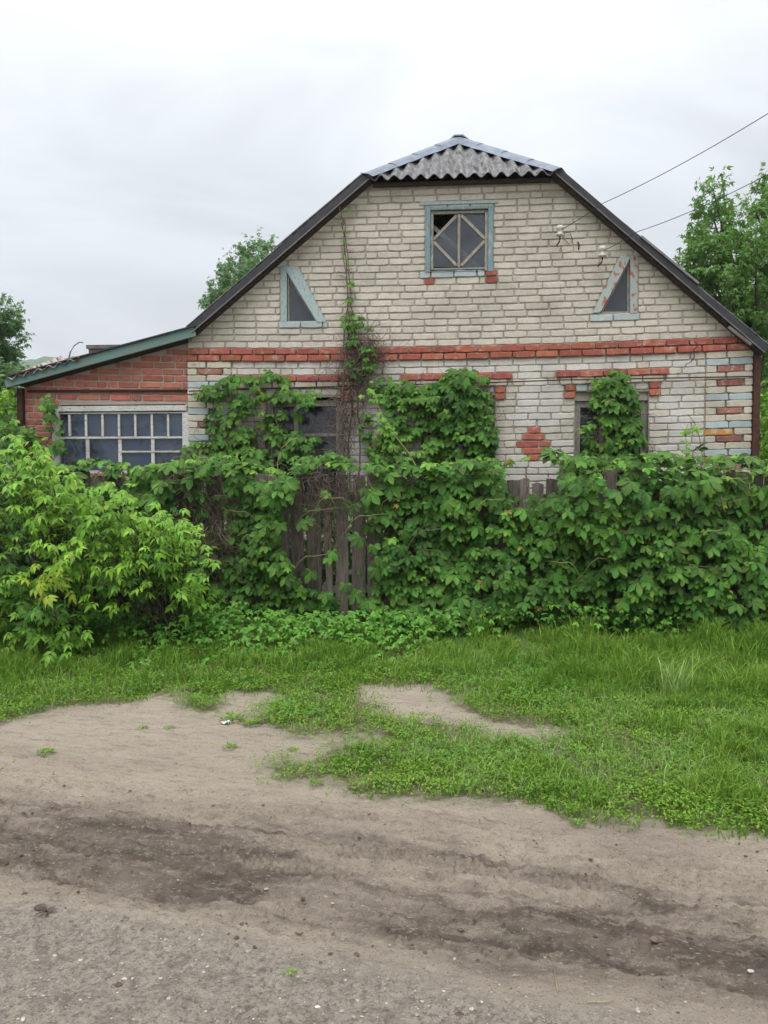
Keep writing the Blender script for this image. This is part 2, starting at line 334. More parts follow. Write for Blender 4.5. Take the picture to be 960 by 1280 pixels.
def gz(x, y):
    x = np.asarray(x, dtype=float); y = np.asarray(y, dtype=float)
    a, b = road(x, y)
    near = sm(40, 15, np.hypot(x, y))
    z = .05 * (fbm(x * .5, y * .5, 1, 3) - .5) * near
    z = z + .05 * sm(4.5, 7.5, y) * near
    mud = sm(2.35, 2.6, b + .12 * (fbm(a * .8, b * .8, 33, 3) - .5)) * sm(3.75, 3.25, b) * near
    # ruts running along the lane
    w_ = .10 * (fbm(a * .9, a * 0 + 3.1, 21, 3) - .5)
    for bc, wd, dp in ((2.62, .09, .030), (2.93, .07, .026), (3.22, .10, .024), (2.76, .04, .018), (3.08, .03, .014), (2.50, .035, .012), (3.36, .05, .014)):
        z = z - dp * np.exp(-((b - bc - w_) / wd) ** 2) * near * (.4 + 1.1 * fbm(a * 1.4, b, 40, 2))
        z = z + dp * .45 * np.exp(-((b - bc - w_ - wd * 1.4) / (wd * .5)) ** 2) * near
    z = z + mud * (.085 * (fbm(a * 3.2, b * 11, 2, 5, .62) - .5) + .075 * np.abs(fbm(a * 9, b * 24, 8, 4, .65) - .5))
    z = z + near * (.3 + .7 * mud) * .036 * np.abs(fbm(a * 11, b * 40, 14, 3, .7) - .5)
    gr_ = sm(.56, .66, fbm(a * .8, b * 26, 51, 3, .6)) * (fbm(a * 2.5, b * 5, 52, 2) > .42)
    z = z - .011 * mud * gr_ - .009 * mud * sm(.60, .68, fbm(a * 7, b * 16, 53, 4, .65)) + .010 * mud * sm(.60, .70, fbm(a * 9, b * 20, 54, 4, .65))
    # tyre tread blocks pressed in the mud
    tr = np.exp(-((b - 2.93 - w_) / .055) ** 4) * sm(-1.75, -1.55, a) * sm(-.7, -.95, a) * near
    tr2 = np.exp(-((b - 3.12 - w_) / .05) ** 4) * sm(-1.2, -1.0, a) * sm(.25, .0, a) * near
    z = z + .012 * (tr + tr2) * np.sign(np.sin((a + (b - 2.93) * 1.2) * 2 * math.pi / .042))
    z = z + .016 * near * (fbm(x * 9, y * 9, 3, 4, .6) - .5) + .007 * near * (vn(x * 45, y * 45, 15) - .5)
    return z
def ticks(segs):
    t = []
    for a, b, st in segs: t += list(np.arange(a, b, st))
    return t
xs = [-1000, -850, -500, -280, -160, -90, -50, -30, -20, -14, -10, -7.5, -6] + ticks([(-5, -3, .05), (-3, 3, .0125), (3, 5, .05)]) + [5, 6, 7.5, 10, 14, 20, 30, 50, 90, 160, 280, 500, 850, 1000]
ys = [-300, -150, -80, -40, -20, -10, -5, -2, -.5, .5] + ticks([(1, 1.9, .05), (1.9, 4.6, .0115), (4.6, 5.6, .022), (5.6, 9, .06)]) + [9, 9.5, 10, 11, 13, 16, 20, 27, 38, 55, 80, 120, 180, 280, 450, 700, 1000]
X, Y = np.meshgrid(np.array(xs, float), np.array(ys, float)); nx, ny = len(xs), len(ys)
Z = gz(X, Y)
V = np.stack([X.ravel(), Y.ravel(), Z.ravel()], 1)
ii = (np.arange(ny - 1)[:, None] * nx + np.arange(nx - 1)[None, :]).ravel()
Q = np.stack([ii, ii + 1, ii + nx + 1, ii + nx], 1)
gme = npmesh('ground', V, Q, k=4)
a_, b_ = road(X, Y)
wob = .22 * (fbm(a_ * .7, b_ * 1.2, 60, 4) - .5)
gravel = sm(2.48, 2.28, b_ + wob)
bb = b_ + wob * 1.3
dark = sm(2.42, 2.66, bb) * sm(3.42, 3.10, bb)
dark = dark * (.12 + 1.0 * sm(.40, .56, fbm(a_ * 1.1, b_ * 3.6, 70, 6, .68))) * (.55 + .6 * sm(.42, .54, fbm(a_ * 4, b_ * 26, 71, 4, .7)))
sx_ = fbm(a_ * .8 + 8, b_ * 2.5, 77, 4)
dark = np.maximum(dark, .4 * sm(.58, .72, sx_) * sm(5.2, 4.3, b_) * (1 - gravel))
for qx, qy, ra_, rb2, amt in ((760, 1165, .75, .11, .75), (640, 1130, .5, .06, .5), (900, 1190, .4, .10, .6), (130, 1050, .55, .14, .6), (20, 1020, .3, .1, .6), (330, 1095, .3, .05, .45), (600, 1190, .12, .10, .5)):
    q = G(qx, qy); qa, qb = road(q.x, q.y); e_ = ((a_ - qa) / ra_) ** 2 + ((b_ - qb + .15 * wob) / rb2) ** 2
    dark = dark + amt * np.exp(-e_) * (.35 + .9 * sm(.42, .58, fbm(a_ * 3.5, b_ * 15, 73, 5, .7)))
dark = dark * (.72 + .5 * sm(.45, .6, fbm(a_ * .8, b_ * 26, 51, 3, .6)))  # grooves darkened too: wet soil plus shade painted into the colour
wet = np.clip(dark, 0, 1)
gm_ = sm(.3, .75, grassprob(X, Y)); gm_ = gm_ * (1 + np.maximum(sm(5.5, 8, np.abs(X)), sm(9, 11, Y)))
col = np.stack([gravel.ravel(), wet.ravel(), gm_.ravel(), np.ones(gm_.size)], 1)
ca = gme.color_attributes.new('zones', 'FLOAT_COLOR', 'POINT'); ca.data.foreach_set('color', col.astype(np.float32).ravel())
def ground_mat():
    m = bpy.data.materials.new('packed_earth'); m.use_nodes = True; t = m.node_tree; N = t.nodes; L = t.links; b = N['Principled BSDF']
    ge = N.new('ShaderNodeNewGeometry'); at_ = N.new('ShaderNodeAttribute'); at_.attribute_name = 'zones'; sp = N.new('ShaderNodeSeparateColor'); L.new(at_.outputs['Color'], sp.inputs[0])
    mp = N.new('ShaderNodeMapping'); mp.inputs['Rotation'].default_value = (0, 0, -AL); L.new(ge.outputs['Position'], mp.inputs[0])
    mp2 = N.new('ShaderNodeMapping'); mp2.inputs['Scale'].default_value = (.28, 1, 1); L.new(mp.outputs[0], mp2.inputs[0])
    def noise(sc_, det, ro, src): 
        n = N.new('ShaderNodeTexNoise'); n.inputs['Scale'].default_value = sc_; n.inputs['Detail'].default_value = det; n.inputs['Roughness'].default_value = ro; L.new(src, n.inputs['Vector']); return n.outputs[0]
    def rr(src, a, b2, c, d):
        r = N.new('ShaderNodeMapRange'); r.inputs[1].default_value = a; r.inputs[2].default_value = b2; r.inputs[3].default_value = c; r.inputs[4].default_value = d; L.new(src, r.inputs[0]); return r.outputs[0]
    def mix(f, a, b2, mode='MIX'):
        x = N.new('ShaderNodeMix'); x.data_type = 'RGBA'; x.blend_type = mode
        if isinstance(f, float): x.inputs[0].default_value = f
        else: L.new(f, x.inputs[0])
        for s_, v in ((6, a), (7, b2)):
            if isinstance(v, tuple): x.inputs[s_].default_value = (*v, 1)
            else: L.new(v, x.inputs[s_])
        return x.outputs[2]
    P = ge.outputs['Position']
    sand = mix(rr(noise(3, 8, .7, mp2.outputs[0]), .38, .66, 0, 1), (.41, .35, .275), (.30, .25, .195))
    sand = mix(rr(noise(60, 6, .7, P), .35, .7, 0, 1), sand, mix(.5, sand, (.40, .355, .295)))
    sand = mix(rr(noise(24, 8, .8, mp2.outputs[0]), .53, .61, 0, .55), sand, (.17, .14, .113))
    mud = mix(rr(noise(9, 8, .7, mp2.outputs[0]), .4, .62, 0, 1), (.095, .073, .059), (.20, .162, .132))
    mud = mix(rr(noise(34, 8, .8, mp2.outputs[0]), .54, .60, 0, .8), mud, (.28, .235, .19))
    c = mix(sp.outputs[1], sand, mud)
    vo = N.new('ShaderNodeTexVoronoi'); vo.inputs['Scale'].default_value = 95; L.new(P, vo.inputs['Vector'])
    st = mix(rr(vo.outputs['Color'], 0, 1, 0, 1), (.17, .153, .133), (.44, .395, .34))
    gr = mix(rr(noise(30, 7, .7, P), .42, .6, 0, 1), (.37, .33, .275), st)
    gr = mix(rr(noise(11, 8, .8, P), .48, .60, 0, .75), gr, (.195, .17, .14))
    gr = mix(rr(noise(45, 8, .8, P), .52, .58, 0, .7), gr, (.125, .108, .088))
    c = mix(sp.outputs[0], c, gr)
    c = mix(sp.outputs[2], c, mix(rr(noise(14, 6, .6, P), .4, .6, 0, 1), (.20, .165, .115), (.13, .13, .065)))
    c = mix(rr(sp.outputs[2], 1, 2, 0, 1), c, mix(rr(noise(5, 8, .7, P), .4, .6, 0, 1), (.085, .15, .03), (.13, .19, .05)))
    # crumbs and small debris
    c = mix(rr(noise(140, 4, .6, P), .58, .63, 0, .6), c, (.11, .088, .07))
    c = mix(rr(noise(120, 4, .6, mp2.outputs[0]), .62, .66, 0, .5), c, (.52, .47, .40))
    c = mix(rr(noise(55, 3, .5, P), .66, .70, 0, .55), c, (.12, .095, .075))
    L.new(c, b.inputs['Base Color'])
    L.new(rr(sp.outputs[1], 0, 1, .95, .62), b.inputs['Roughness']); b.inputs['Specular IOR Level'].default_value = .25
    bp = N.new('ShaderNodeBump'); bp.inputs['Strength'].default_value = .8; bp.inputs['Distance'].default_value = .016
    bp2 = N.new('ShaderNodeBump'); bp2.inputs['Strength'].default_value = .8; bp2.inputs['Distance'].default_value = .025
    L.new(noise(85, 8, .85, P), bp.inputs['Height']); L.new(noise(22, 8, .7, mp2.outputs[0]), bp2.inputs['Height']); L.new(bp2.outputs[0], bp.inputs['Normal']); L.new(bp.outputs[0], b.inputs['Normal'])
    return m
tag(link('ground', gme, None, ground_mat()), kind='structure')

# far wooded hill on the left horizon
hv = []; hf = []
NX = 300
for j in range(7):
    for i in range(NX + 1):
        x = -700 + 1400 * i / NX; y = 330 + j * 60
        ridge = 80 + 12 * float(fbm(x * .004 + 3, 0.5, 90, 3)) + 5 * float(vn(x * .03, 0.1, 91)) + 3.5 * float(vn(x * .12, 0.1, 95))
        hv.append((x, y, ridge * math.sin(math.pi * min(1, j / 4) / 2) * (1 if j <= 4 else .9) + (random.uniform(-1.5, 1.5) if j else -1)))
for j in range(6):
    for i in range(NX): k = j * (NX + 1) + i; hf.append((k, k + 1, k + NX + 2, k + NX + 1))
hill = tag(link('hill', pm('hill', hv, hf, True), None, M['far_leaf']), kind='structure')

# ------------------------------------------------------------------ house
house = thing('brick_house', H.o, 'pale brick house with a half-hipped attic gable, red bands and a lean-to', 'house', rotz=-H.th)
h = H.hit
def XZ(px, py, off=0): v = h(px, py, off); return (v.x, v.z)
VG = -.13
VL = h(238, 411, VG); HL = h(457, 221, VG); HR = h(699, 214, VG); VR = h(958, 436, VG)
sl = (HL.z - VL.z) / (HL.x - VL.x); sr = (HR.z - VR.z) / (HR.x - VR.x)
rx = (HR.z - HL.z + sl * HL.x - sr * HR.x) / (sl - sr); rz = HL.z + sl * (rx - HL.x)
rx -= .06; rz -= .03
ry = 1.2
for _ in range(60):     # depth of the ridge start, so that the hip has the pitch seen in the photograph
    q = H.world((rx, ry, rz)); py = topx(q.x, q.y, q.z)[1]; ry += (177 - py) * .01
DEPTH = 7.2
xL, xR = h(235, 450).x, h(940, 450).x
CH = .0775; BH = .0635; BL = .243; BP = .26
zb = h(480, 434.5).z
def dz(x): return .070 * (x / 4.1) ** 2 if x > 0 else .018 * (x / 2.2) ** 2
def dslope(x): return .14 * x / 4.1 ** 2 if x > 0 else .036 * x / 2.2 ** 2

def rect(a, b, c, d, off=0):   # px x0,x1,y0,y1
    p = h(a, c, off); q = h(b, d, off); return [p.x, q.x, q.z, p.z]
W_attic = rect(533, 615, 258, 340)
GW = [rect(332, 427, 497, 690), rect(527, 617, 495, 690), rect(719, 808, 490, 690)]
for g in GW: g[2] = .95
TL = [XZ(359, 341), XZ(359, 403), XZ(397, 403)]     # glazed triangles
TR = [XZ(787, 324), XZ(787, 391), XZ(750, 391)]
TLo = [XZ(351, 334), XZ(351, 403), XZ(408, 403), XZ(373, 334)]
TRo = [XZ(797, 319), XZ(797, 392), XZ(740, 392), XZ(775, 319)]
def inpoly1(x, z, P): return bool(inpoly(np.array([x]), np.array([z]), P)[0])
wt = HL.z + .03
outer = [(xL, 0), (xR, 0), (xR, VR.z + (xR - VR.x) * sr), (HR.x, HR.z), (rx, rz - .15), (HL.x, HL.z), (xL, VL.z + (xL - VL.x) * sl)]
outer = [(xL, 0), (xR, 0), (xR, VR.z + (xR - VR.x) * sr - .03), (HR.x - .03, HR.z - .03), (HL.x + .03, HL.z - .03), (xL, VL.z + (xL - VL.x) * sl - .03)]
def rpts(r): return [(r[0], r[2]), (r[1], r[2]), (r[1], r[3]), (r[0], r[3])]
def wall_with_holes(name, outer, holes, y0, y1, m, parent):
    loops = [[Vector((p[0], p[1], 0)) for p in outer]] + [[Vector((p[0], p[1], 0)) for p in hh] for hh in holes]
    tris = tessellate_polygon(loops); flat = [p for l in loops for p in l]; n = len(flat)
    V = [(p.x, y0, p.y) for p in flat] + [(p.x, y1, p.y) for p in flat]
    Fc = [tuple(t) for t in tris] + [tuple(i + n for i in t[::-1]) for t in tris]
    k = 0
    for l in loops:
        c = len(l)
        for i in range(c): a, b = k + i, k + (i + 1) % c; Fc.append((a, a + n, b + n, b))
        k += c
    mb = MB(); mb.add(V, Fc); return mb.build(name, m, parent)
mainwall = wall_with_holes('front_wall', outer, [rpts(W_attic), TL, TR[::-1]] + [rpts(g) for g in GW], 0, .26, M['mortar'], house)
for nm, a, b, pts in (('side_wall', xL, xL + .26, None), ('side_wall', xR - .26, xR, None)):
    MB().box((a, .262, 0), (b, DEPTH, 2.95)).build(nm, M['mortar'], house)
MB().prism([(xL, 0), (xR, 0), (xR, 2.9), (HR.x, HR.z - .1), (HL.x, HL.z - .1), (xL, 3.1)], DEPTH, DEPTH + .2).build('rear_wall', M['mortar'], house)
MB().box((xL + .262, .262, 2.9), (xR - .262, DEPTH - .002, 3.0)).build('attic_floor', M['dark_inside'], house)
MB().box((xL + .262, 1.6, .3), (xR - .262, 1.65, 2.89)).build('inner_partition', M['dark_inside'], house)

# brick templates
def brick_mesh(L_, seed):
    r = random.Random(seed); hw, hh = L_ / 2, BH / 2; c = .008
    ring = [(-hw + c * r.uniform(.5, 1.8), -hh + r.uniform(0, .004)), (-hw * .3, -hh + r.uniform(-.003, .005)), (hw * .4, -hh + r.uniform(-.003, .005)), (hw - c * r.uniform(.5, 1.8), -hh + r.uniform(0, .004)),
            (hw + r.uniform(-.006, .002), -hh + c * r.uniform(.8, 1.6)), (hw + r.uniform(-.006, .002), hh - c * r.uniform(.8, 1.6)),
            (hw - c * r.uniform(.5, 1.8), hh - r.uniform(0, .004)), (hw * .2, hh - r.uniform(-.003, .005)), (-hw * .5, hh - r.uniform(-.003, .005)), (-hw + c * r.uniform(.5, 1.8), hh - r.uniform(0, .004)),
            (-hw - r.uniform(-.006, .002), hh - c * r.uniform(.8, 1.6)), (-hw - r.uniform(-.006, .002), -hh + c * r.uniform(.8, 1.6))]
    n = len(ring); k = .0045
    V = [(x - math.copysign(k, x), -.010 + r.uniform(-.001, .001), z - math.copysign(k, z)) for x, z in ring] + [(x, -.006, z) for x, z in ring] + [(x, .03, z) for x, z in ring]
    Fc = [tuple(range(n))] + [(i + n, (i + 1) % n + n, (i + 1) % n, i) for i in range(n)] + [(i + 2 * n, (i + 1) % n + 2 * n, (i + 1) % n + n, i + n) for i in range(n)]
    return V, Fc
FULL = [brick_mesh(BL, i) for i in range(10)]; HALF = [brick_mesh(.118, 50 + i) for i in range(6)]
bcache = {}
bricks = {}   # name -> list of (size, kindmat, x, y, z, L)
HS = {'red_brick': 1.06, 'cream_brick': 1.12, 'blue_brick': 1.16, 'orange_brick': 1.12, 'annex_brick': .99, 'field_brick': 1.06}
def add_brick(name, m, x0, x1, row, y=0.0, zoff=None):
    if m == 'white_brick' and row >= 2: m = 'field_brick'
    L_ = x1 - x0
    if L_ < .035: return
    xc = (x0 + x1) / 2; z = zb - row * CH - CH / 2 + dz(xc) + (zoff or 0)
    bricks.setdefault(name, []).append((m, xc + random.uniform(-.002, .002), y + random.uniform(-.003, .003), z + random.uniform(-.0022, .0022), L_))
def fill_row(row, x0, x1, kind=('white_brick', 'white_brick'), y=0.0, header=.10, anchor=None):
    """bricks of one course between x0 and x1"""
    r = random.Random(row * 7919 + 13)
    gp = .014 if kind[1] == 'white_brick' and row < 2 else .015 if kind[1] == 'annex_brick' else .011
    if anchor is None:
        x = -8 + (row % 2) * .13 + r.uniform(-.03, .03)
        js = []
        while x < 8: js.append(x); x += BP + r.uniform(-.004, .004) if r.random() > header else .135
    else:
        js = [x0 - (.13 if row % 2 else 0)]
        while js[-1] < x1: js.append(js[-1] + BP)
    js = [j for j in js]
    for a, b in zip(js[:-1], js[1:]):
        a, b = max(a, x0), min(b - gp, x1)
        if b - a > .035:
            if x1 - b < .05: b = x1 - .004
            add_brick(kind[0], kind[1], a, b, row, y)
WH = ('white_brick', 'white_brick'); RD = ('red_brick', 'red_brick')
def subtract(segs, a, b):
    o = []
    for s0, s1 in segs:
        if b <= s0 or a >= s1: o.append((s0, s1)); continue
        if a > s0: o.append((s0, a))
        if b < s1: o.append((b, s1))
    return o
pilL = h(289, 460).x; pilR = h(882, 455).x
def xpx(px, row):  # local x of a photo column near that course
    py = 434.5 + row * 8.4; return h(px, py).x
seqR = 'WBRWRWBWRWBORWBORWBWRW'; seqL = 'WRWBWRWBWRWBWRWBOWRWBW'
diam = {11: .5, 12: 1, 13: 1.55, 14: 1, 15: .5}
row = 2
dcx = [h(667, 555).x, h(484, 555).x]
drow0 = round((zb + dz(dcx[0]) - h(667, 555).z) / CH - .5)
for row in range(-27, 39):
    zc = zb - row * CH - CH / 2
    if row in (0, 1):      # projecting red band
        fill_row(row, xL - .01, xR + .01, RD, -.035, header=.0); continue
    if row < 0:
        zt = zc + CH * .4
        if zt > HL.z - .06: continue
        a = max(xL, VL.x + (zt - VL.z) / sl + .02); b = min(xR, VR.x + (zt - VR.z) / sr - .02)
        segs = [(a, b)]
    else: segs = [(pilL + .004, pilR - .004)]
    if W_attic[2] - .02 < zc < W_attic[3] + .0: segs = subtract(segs, W_attic[0] - .01, W_attic[1] + .01)
    # courses are shifted by dz: use the true course height at the opening
    for T in (TLo, TRo):
        zz = zc + dz(T[0][0]); hits = []
        for i in range(4):
            (xa, za), (xb, zb2) = T[i], T[(i + 1) % 4]
            if (za > zz) != (zb2 > zz): hits.append(xa + (zz - za) * (xb - xa) / (zb2 - za))
        if len(hits) == 2: segs = subtract(segs, min(hits) - .005, max(hits) + .005)
    for g in GW:
        if g[2] < zc < g[3] + .02: segs = subtract(segs, g[0] - .005, g[1] + .005)
    special = []
    if row == 4:
        special = [(xpx(290, 4), xpx(441, 4), RD, -.035), (xpx(501, 4), xpx(640, 4), RD, -.035), (xpx(695, 4), xpx(835, 4), RD, -.035)]
    if row == 5:
        special = [(xpx(300, 5), xpx(441, 5), ('cream_brick', 'cream_brick'), -.02), (xpx(506, 5), xpx(634, 5), ('cream_brick', 'cream_brick'), -.02), (xpx(700, 5), xpx(829, 5), ('cream_brick', 'cream_brick'), -.02)]
    if row in (6, 7):
        for g in GW: special += [(g[0] - .12, g[0] - .003, RD, -.028), (g[1] + .003, g[1] + .12, RD, -.028)]
        for g in GW: special += [(g[0] + .003, g[0] + .135, ('blue_brick', 'blue_brick'), -.004), (g[0] + .145, g[1] - .003, WH, .0)] if row == 6 else []
    if row - drow0 in (-2, -1, 0, 1, 2):
        k = {2: .52, 1: 1.0, 0: 1.55}[abs(row - drow0)] * .25
        for cx in dcx: special.append((cx - k / 2, cx + k / 2, RD, -.006))
    if row in (-11, -12) and 0: pass
    # painted sill courses of the attic openings
    zz = zc
    if abs(zc - (W_attic[2] - CH * .55)) < CH * .5:
        special += [(h(525, 345).x, h(606, 345).x, ('blue_brick', 'blue_brick'), -.012), (h(607, 345).x, h(621, 345).x, RD, -.012)]
    elif abs(zc - (W_attic[2] - CH * 1.55)) < CH * .5:
        special += [(h(531, 354).x, h(543, 354).x, RD, -.002), (h(544, 354).x, h(570, 354).x, ('cream_brick', 'cream_brick'), 0), (h(571, 354).x, h(606, 354).x, ('cream_brick', 'cream_brick'), 0), (h(607, 354).x, h(622, 354).x, RD, -.004)]
    for T, s in ((TLo, 1), (TRo, -1)):
        zt = zc + dz(T[1][0]) - (T[1][1] - CH * .5)
        if abs(zt) < CH * .5: special.append((min(T[1][0], T[2][0]) - .02, max(T[1][0], T[2][0]) + .02, ('blue_brick', 'blue_brick'), -.012))
    for a, b, k, y in special: segs = subtract(segs, a - .006, b + .006)
    for a, b in segs: fill_row(row, a, b, WH)
    for a, b, k, y in special: fill_row(row, a, b, k, y, anchor=1) if b - a > .3 else add_brick(k[0], k[1], a, b, row, y)
    if row >= 2 and row - 2 < len(seqR) * 2:     # painted corner pilasters
        for x0, x1, seq in ((pilR, xR, seqR), (xL, pilL, seqL)):
            c = seq[(row - 2) % len(seq)]; w3 = (x1 - x0)
            CR = ('cream_brick', 'cream_brick')
            if c == 'W': add_brick(*CR, x0, x0 + w3 * .42, row, -.02); add_brick(*CR, x0 + w3 * .45, x1, row, -.02)
            elif c == 'B': add_brick('blue_brick', 'blue_brick', x0, x0 + w3 * .49, row, -.02); add_brick('blue_brick', 'blue_brick', x0 + w3 * .51, x1, row, -.02)
            elif c == 'R': add_brick(*CR, x0, x0 + w3 * .22, row, -.02); add_brick('red_brick', 'faded_red_brick', x0 + w3 * .25, x0 + w3 * .80, row, -.022); add_brick(*CR, x0 + w3 * .83, x1, row, -.02)
            elif c == 'O': add_brick('orange_brick', 'orange_brick', x0, x0 + w3 * .6, row, -.02); add_brick(*CR, x0 + w3 * .63, x1, row, -.02)

# lean-to (annex) on the left
AXL = h(30, 520).x; AR0 = h(6, 474, -.14); AR1 = h(243, 409, -.14); asl = (AR1.z - AR0.z) / (AR1.x - AR0.x)
def atop(x): return AR0.z + (x - AR0.x) * asl
AW = rect(73, 232, 506, 640); AW[2] = h(100, 594).z
wall_with_holes('lean_to_wall', [(AXL, 0), (xL - .003, 0), (xL - .003, atop(xL) - .1), (AXL, atop(AXL) - .1)], [rpts(AW)], .03, .25, M['red_mortar'], house)
MB().box((AXL, .252, 0), (AXL + .2, 4.5, atop(AXL) - .12)).build('side_wall', M['red_mortar'], house)
MB().box((AXL + .2, 1.2, 0), (xL - .003, 1.25, 2.7)).build('inner_partition', M['dark_inside'], house)
for row in range(-6, 38):
    z = zb - row * CH - CH / 2 + .018; segs = [(AXL, xL - .008)]
    xt = AR0.x + (z + CH * .4 + .13 - AR0.z) / asl
    a = max(AXL, xt)
    if a > xL - .05: continue
    segs = [(a, xL - .008)]
    if AW[2] < z < AW[3] + .02: segs = subtract(segs, AW[0] - .005, AW[1] + .02)
    for s0, s1 in segs: fill_row(row, s0, s1, ('red_brick', 'annex_brick'), .03, header=.35)

# make brick objects: the 300 of a kind that show largest are parts, the rest is one joined part
annexwall = [o for o in house.children if o.name.startswith('lean_to_wall')][0]
for name, lst in bricks.items():
    def size(b_):
        q = H.world((b_[1], 0, b_[3])); px, py = topx(q.x, q.y, q.z)
        vis = 1 if (-20 < px < 980 and py < 600) else 0
        return (vis, b_[4] / q.y)
    lst.sort(key=size, reverse=True)
    for i, (mk, x, y, z, L_) in enumerate(lst[:298]):
        half = L_ < .17; key = (mk, half, random.randrange(6 if half else 10))
        if key not in bcache:
            V_, F_ = (HALF if half else FULL)[key[2]]; me = pm(name, V_, F_); me.materials.append(M[mk]); bcache[key] = me
        o = link(name, bcache[key], annexwall if mk == 'annex_brick' else mainwall)
        o.location = (x, y, z); o.scale = (L_ / (.118 if half else BL), 1, HS.get(mk, 1)); o.rotation_euler = (0, -dslope(x) + random.uniform(-.004, .004), 0)
    if len(lst) > 298:
        mb = MB()
        for mk, x, y, z, L_ in lst[298:]:
            half = L_ < .17; V_, F_ = (HALF if half else FULL)[random.randrange(6 if half else 10)]; s_ = L_ / (.118 if half else BL)
            sl_ = dslope(x); hs_ = HS.get(mk, 1); mb.add([(vx * s_ + x, vy + y, vz * hs_ + z + vx * sl_) for vx, vy, vz in V_], F_)
        me = pm(name + 's', mb.V, mb.F); tag(link(name + 's', me, mainwall, M[lst[298][0]]), kind='stuff')

# ---- roof
def wavy(name, P0, e1, e2fun, length, n, seg, amp, m, parent, thick=.008, phase=0):
    """corrugated sheet: columns along e1, each column from P(t) to the point given by e2fun(t, P)"""
    up = None; top = []; 
    nC = int(n * seg) + 1; V = []
    for i in range(nC):
        t = i / (nC - 1); a, b, nrm = e2fun(t); d = amp * math.cos(2 * math.pi * (i / seg) + phase)
        for k in range(4):
            p = a.lerp(b, k / 3); V.append(p + nrm * (d + .002 * math.sin(i * .7 + k * 2)))
    m1 = len(V)
    nr = e2fun(.5)[2]
    V += [v - nr * thick for v in V]
    Fc = []
    for i in range(nC - 1):
        for k in range(3):
            a = i * 4 + k; Fc.append((a, a + 4, a + 5, a + 1)); Fc.append((a + m1, a + 1 + m1, a + 5 + m1, a + 4 + m1))
        a = i * 4; Fc.append((a, a + m1, a + 4 + m1, a + 4)); a = i * 4 + 3; Fc.append((a, a + 4, a + 4 + m1, a + m1))
    for a in (0, (nC - 1) * 4):
        for k in range(3): Fc.append((a + k, a + k + 1, a + k + 1 + m1, a + k + m1))
    return link(name, pm(name, V, Fc, False), parent, m)
RP = Vector((rx, ry, rz))
def hipn(): 
    n_ = (HR - HL).cross(RP - HL).normalized(); return n_ if n_.z > 0 else -n_
hn = hipn()
E0 = HL + Vector((.03, -.06, -.035)); E1 = HR + Vector((-.03, -.06, -.035))
def hipfun(t):
    a = E0.lerp(E1, t); x = a.x
    if x < rx: f = (x - HL.x) / (rx - HL.x); b = HL.lerp(RP, max(0.02, f))
    else: f = (HR.x - x) / (HR.x - rx); b = HR.lerp(RP, max(.02, f))
    # go straight up the slope
    return a, Vector((x, b.y, b.z)), hn
whip = (HR.x - HL.x) / .152
wavy('hip_roof_sheet', None, None, hipfun, 0, whip, 12, .026, M['slate'], house, thick=.009)
# main slopes, three lapped rows each
def slope(xb, zb_, s, xt, zt, sign):
    nrm = Vector((-sign * s, 0, 1)).normalized() if True else None
    nrm = Vector((-(zt - zb_) / (xt - xb), 0, 1)).normalized()
    for r_ in range(3):
        f0, f1 = r_ / 3, (r_ + 1) / 3 + .03
        def fun(t, f0=f0, f1=f1, r_=r_):
            y = VG + (DEPTH + .4 - VG) * t
            lim = 1.0
            if y < ry: fh = (HL.z - zb_) / (zt - zb_); lim = fh + (1 - fh) * (y - VG) / (ry - VG)
            g0, g1 = min(f0, lim - .002), min(f1, lim)
            a = Vector((xb + (xt - xb) * g0, y, zb_ + (zt - zb_) * g0)) + nrm * (.028 + .004 + r_ * .0)
            b = Vector((xb + (xt - xb) * g1, y, zb_ + (zt - zb_) * g1)) + nrm * .028
            a += nrm * (.012 if r_ else 0)
            return a, b, nrm
        wavy('roof_sheet', None, None, fun, 0, (DEPTH + .6) / .132, 8, .024, M['slate'], house)
eL = VL + Vector((-.02, 0, -.02 * sl)); eR = VR + Vector((.02, 0, .02 * sr))
slope(eL.x, eL.z, sl, rx, rz, 1); slope(eR.x, eR.z, sr, rx, rz, -1)
# verge trims and boards
for p0, p1, sd in ((eL, HL, -1), (HR, eR, -1)):
    d_ = (p1 - p0)
    a = (p0.x, p0.z + .028); b = (p1.x, p1.z + .028)
    o = MB().beam(a, b, .078, VG - .03, VG - .004, side=-1).build('verge_board', M['dark_metal'], house, bevel=.003)
    n_ = Vector((-(b[1] - a[1]), b[0] - a[0])).normalized()
    a2 = (a[0] - n_.x * .070, a[1] - n_.y * .070); b2 = (b[0] - n_.x * .070, b[1] - n_.y * .070)
    MB().beam(a2, b2, .014, VG - .045, VG - .031, side=-1).build('verge_strip', M['grey_strip'], house)
    a3 = (a[0] - n_.x * .079, a[1] - n_.y * .079); b3 = (b[0] - n_.x * .079, b[1] - n_.y * .079)
    MB().beam(a3, b3, .022, VG - .003, -.04, side=-1).build('soffit_board', M['dark_wood'], house)
MB().box((HL.x + .08, -.075, HL.z - .085), (HR.x - .08, -.02, HL.z - .05)).build('eaves_beam', M['dark_wood'], house)
# tip-up roof sheets laid along the right verge
MB().beam((h(800, 305, VG).x, h(800, 300, VG).z + .03), (h(872, 358, VG).x, h(872, 358, VG).z + .02), .022, VG - .05, VG + .6).build('loose_sheet', M['slate'], house)
MB().beam(XZ(908, 410, VG), XZ(936, 432, VG), .03, VG - .07, VG - .04).build('loose_strip', M['grey_strip'], house)
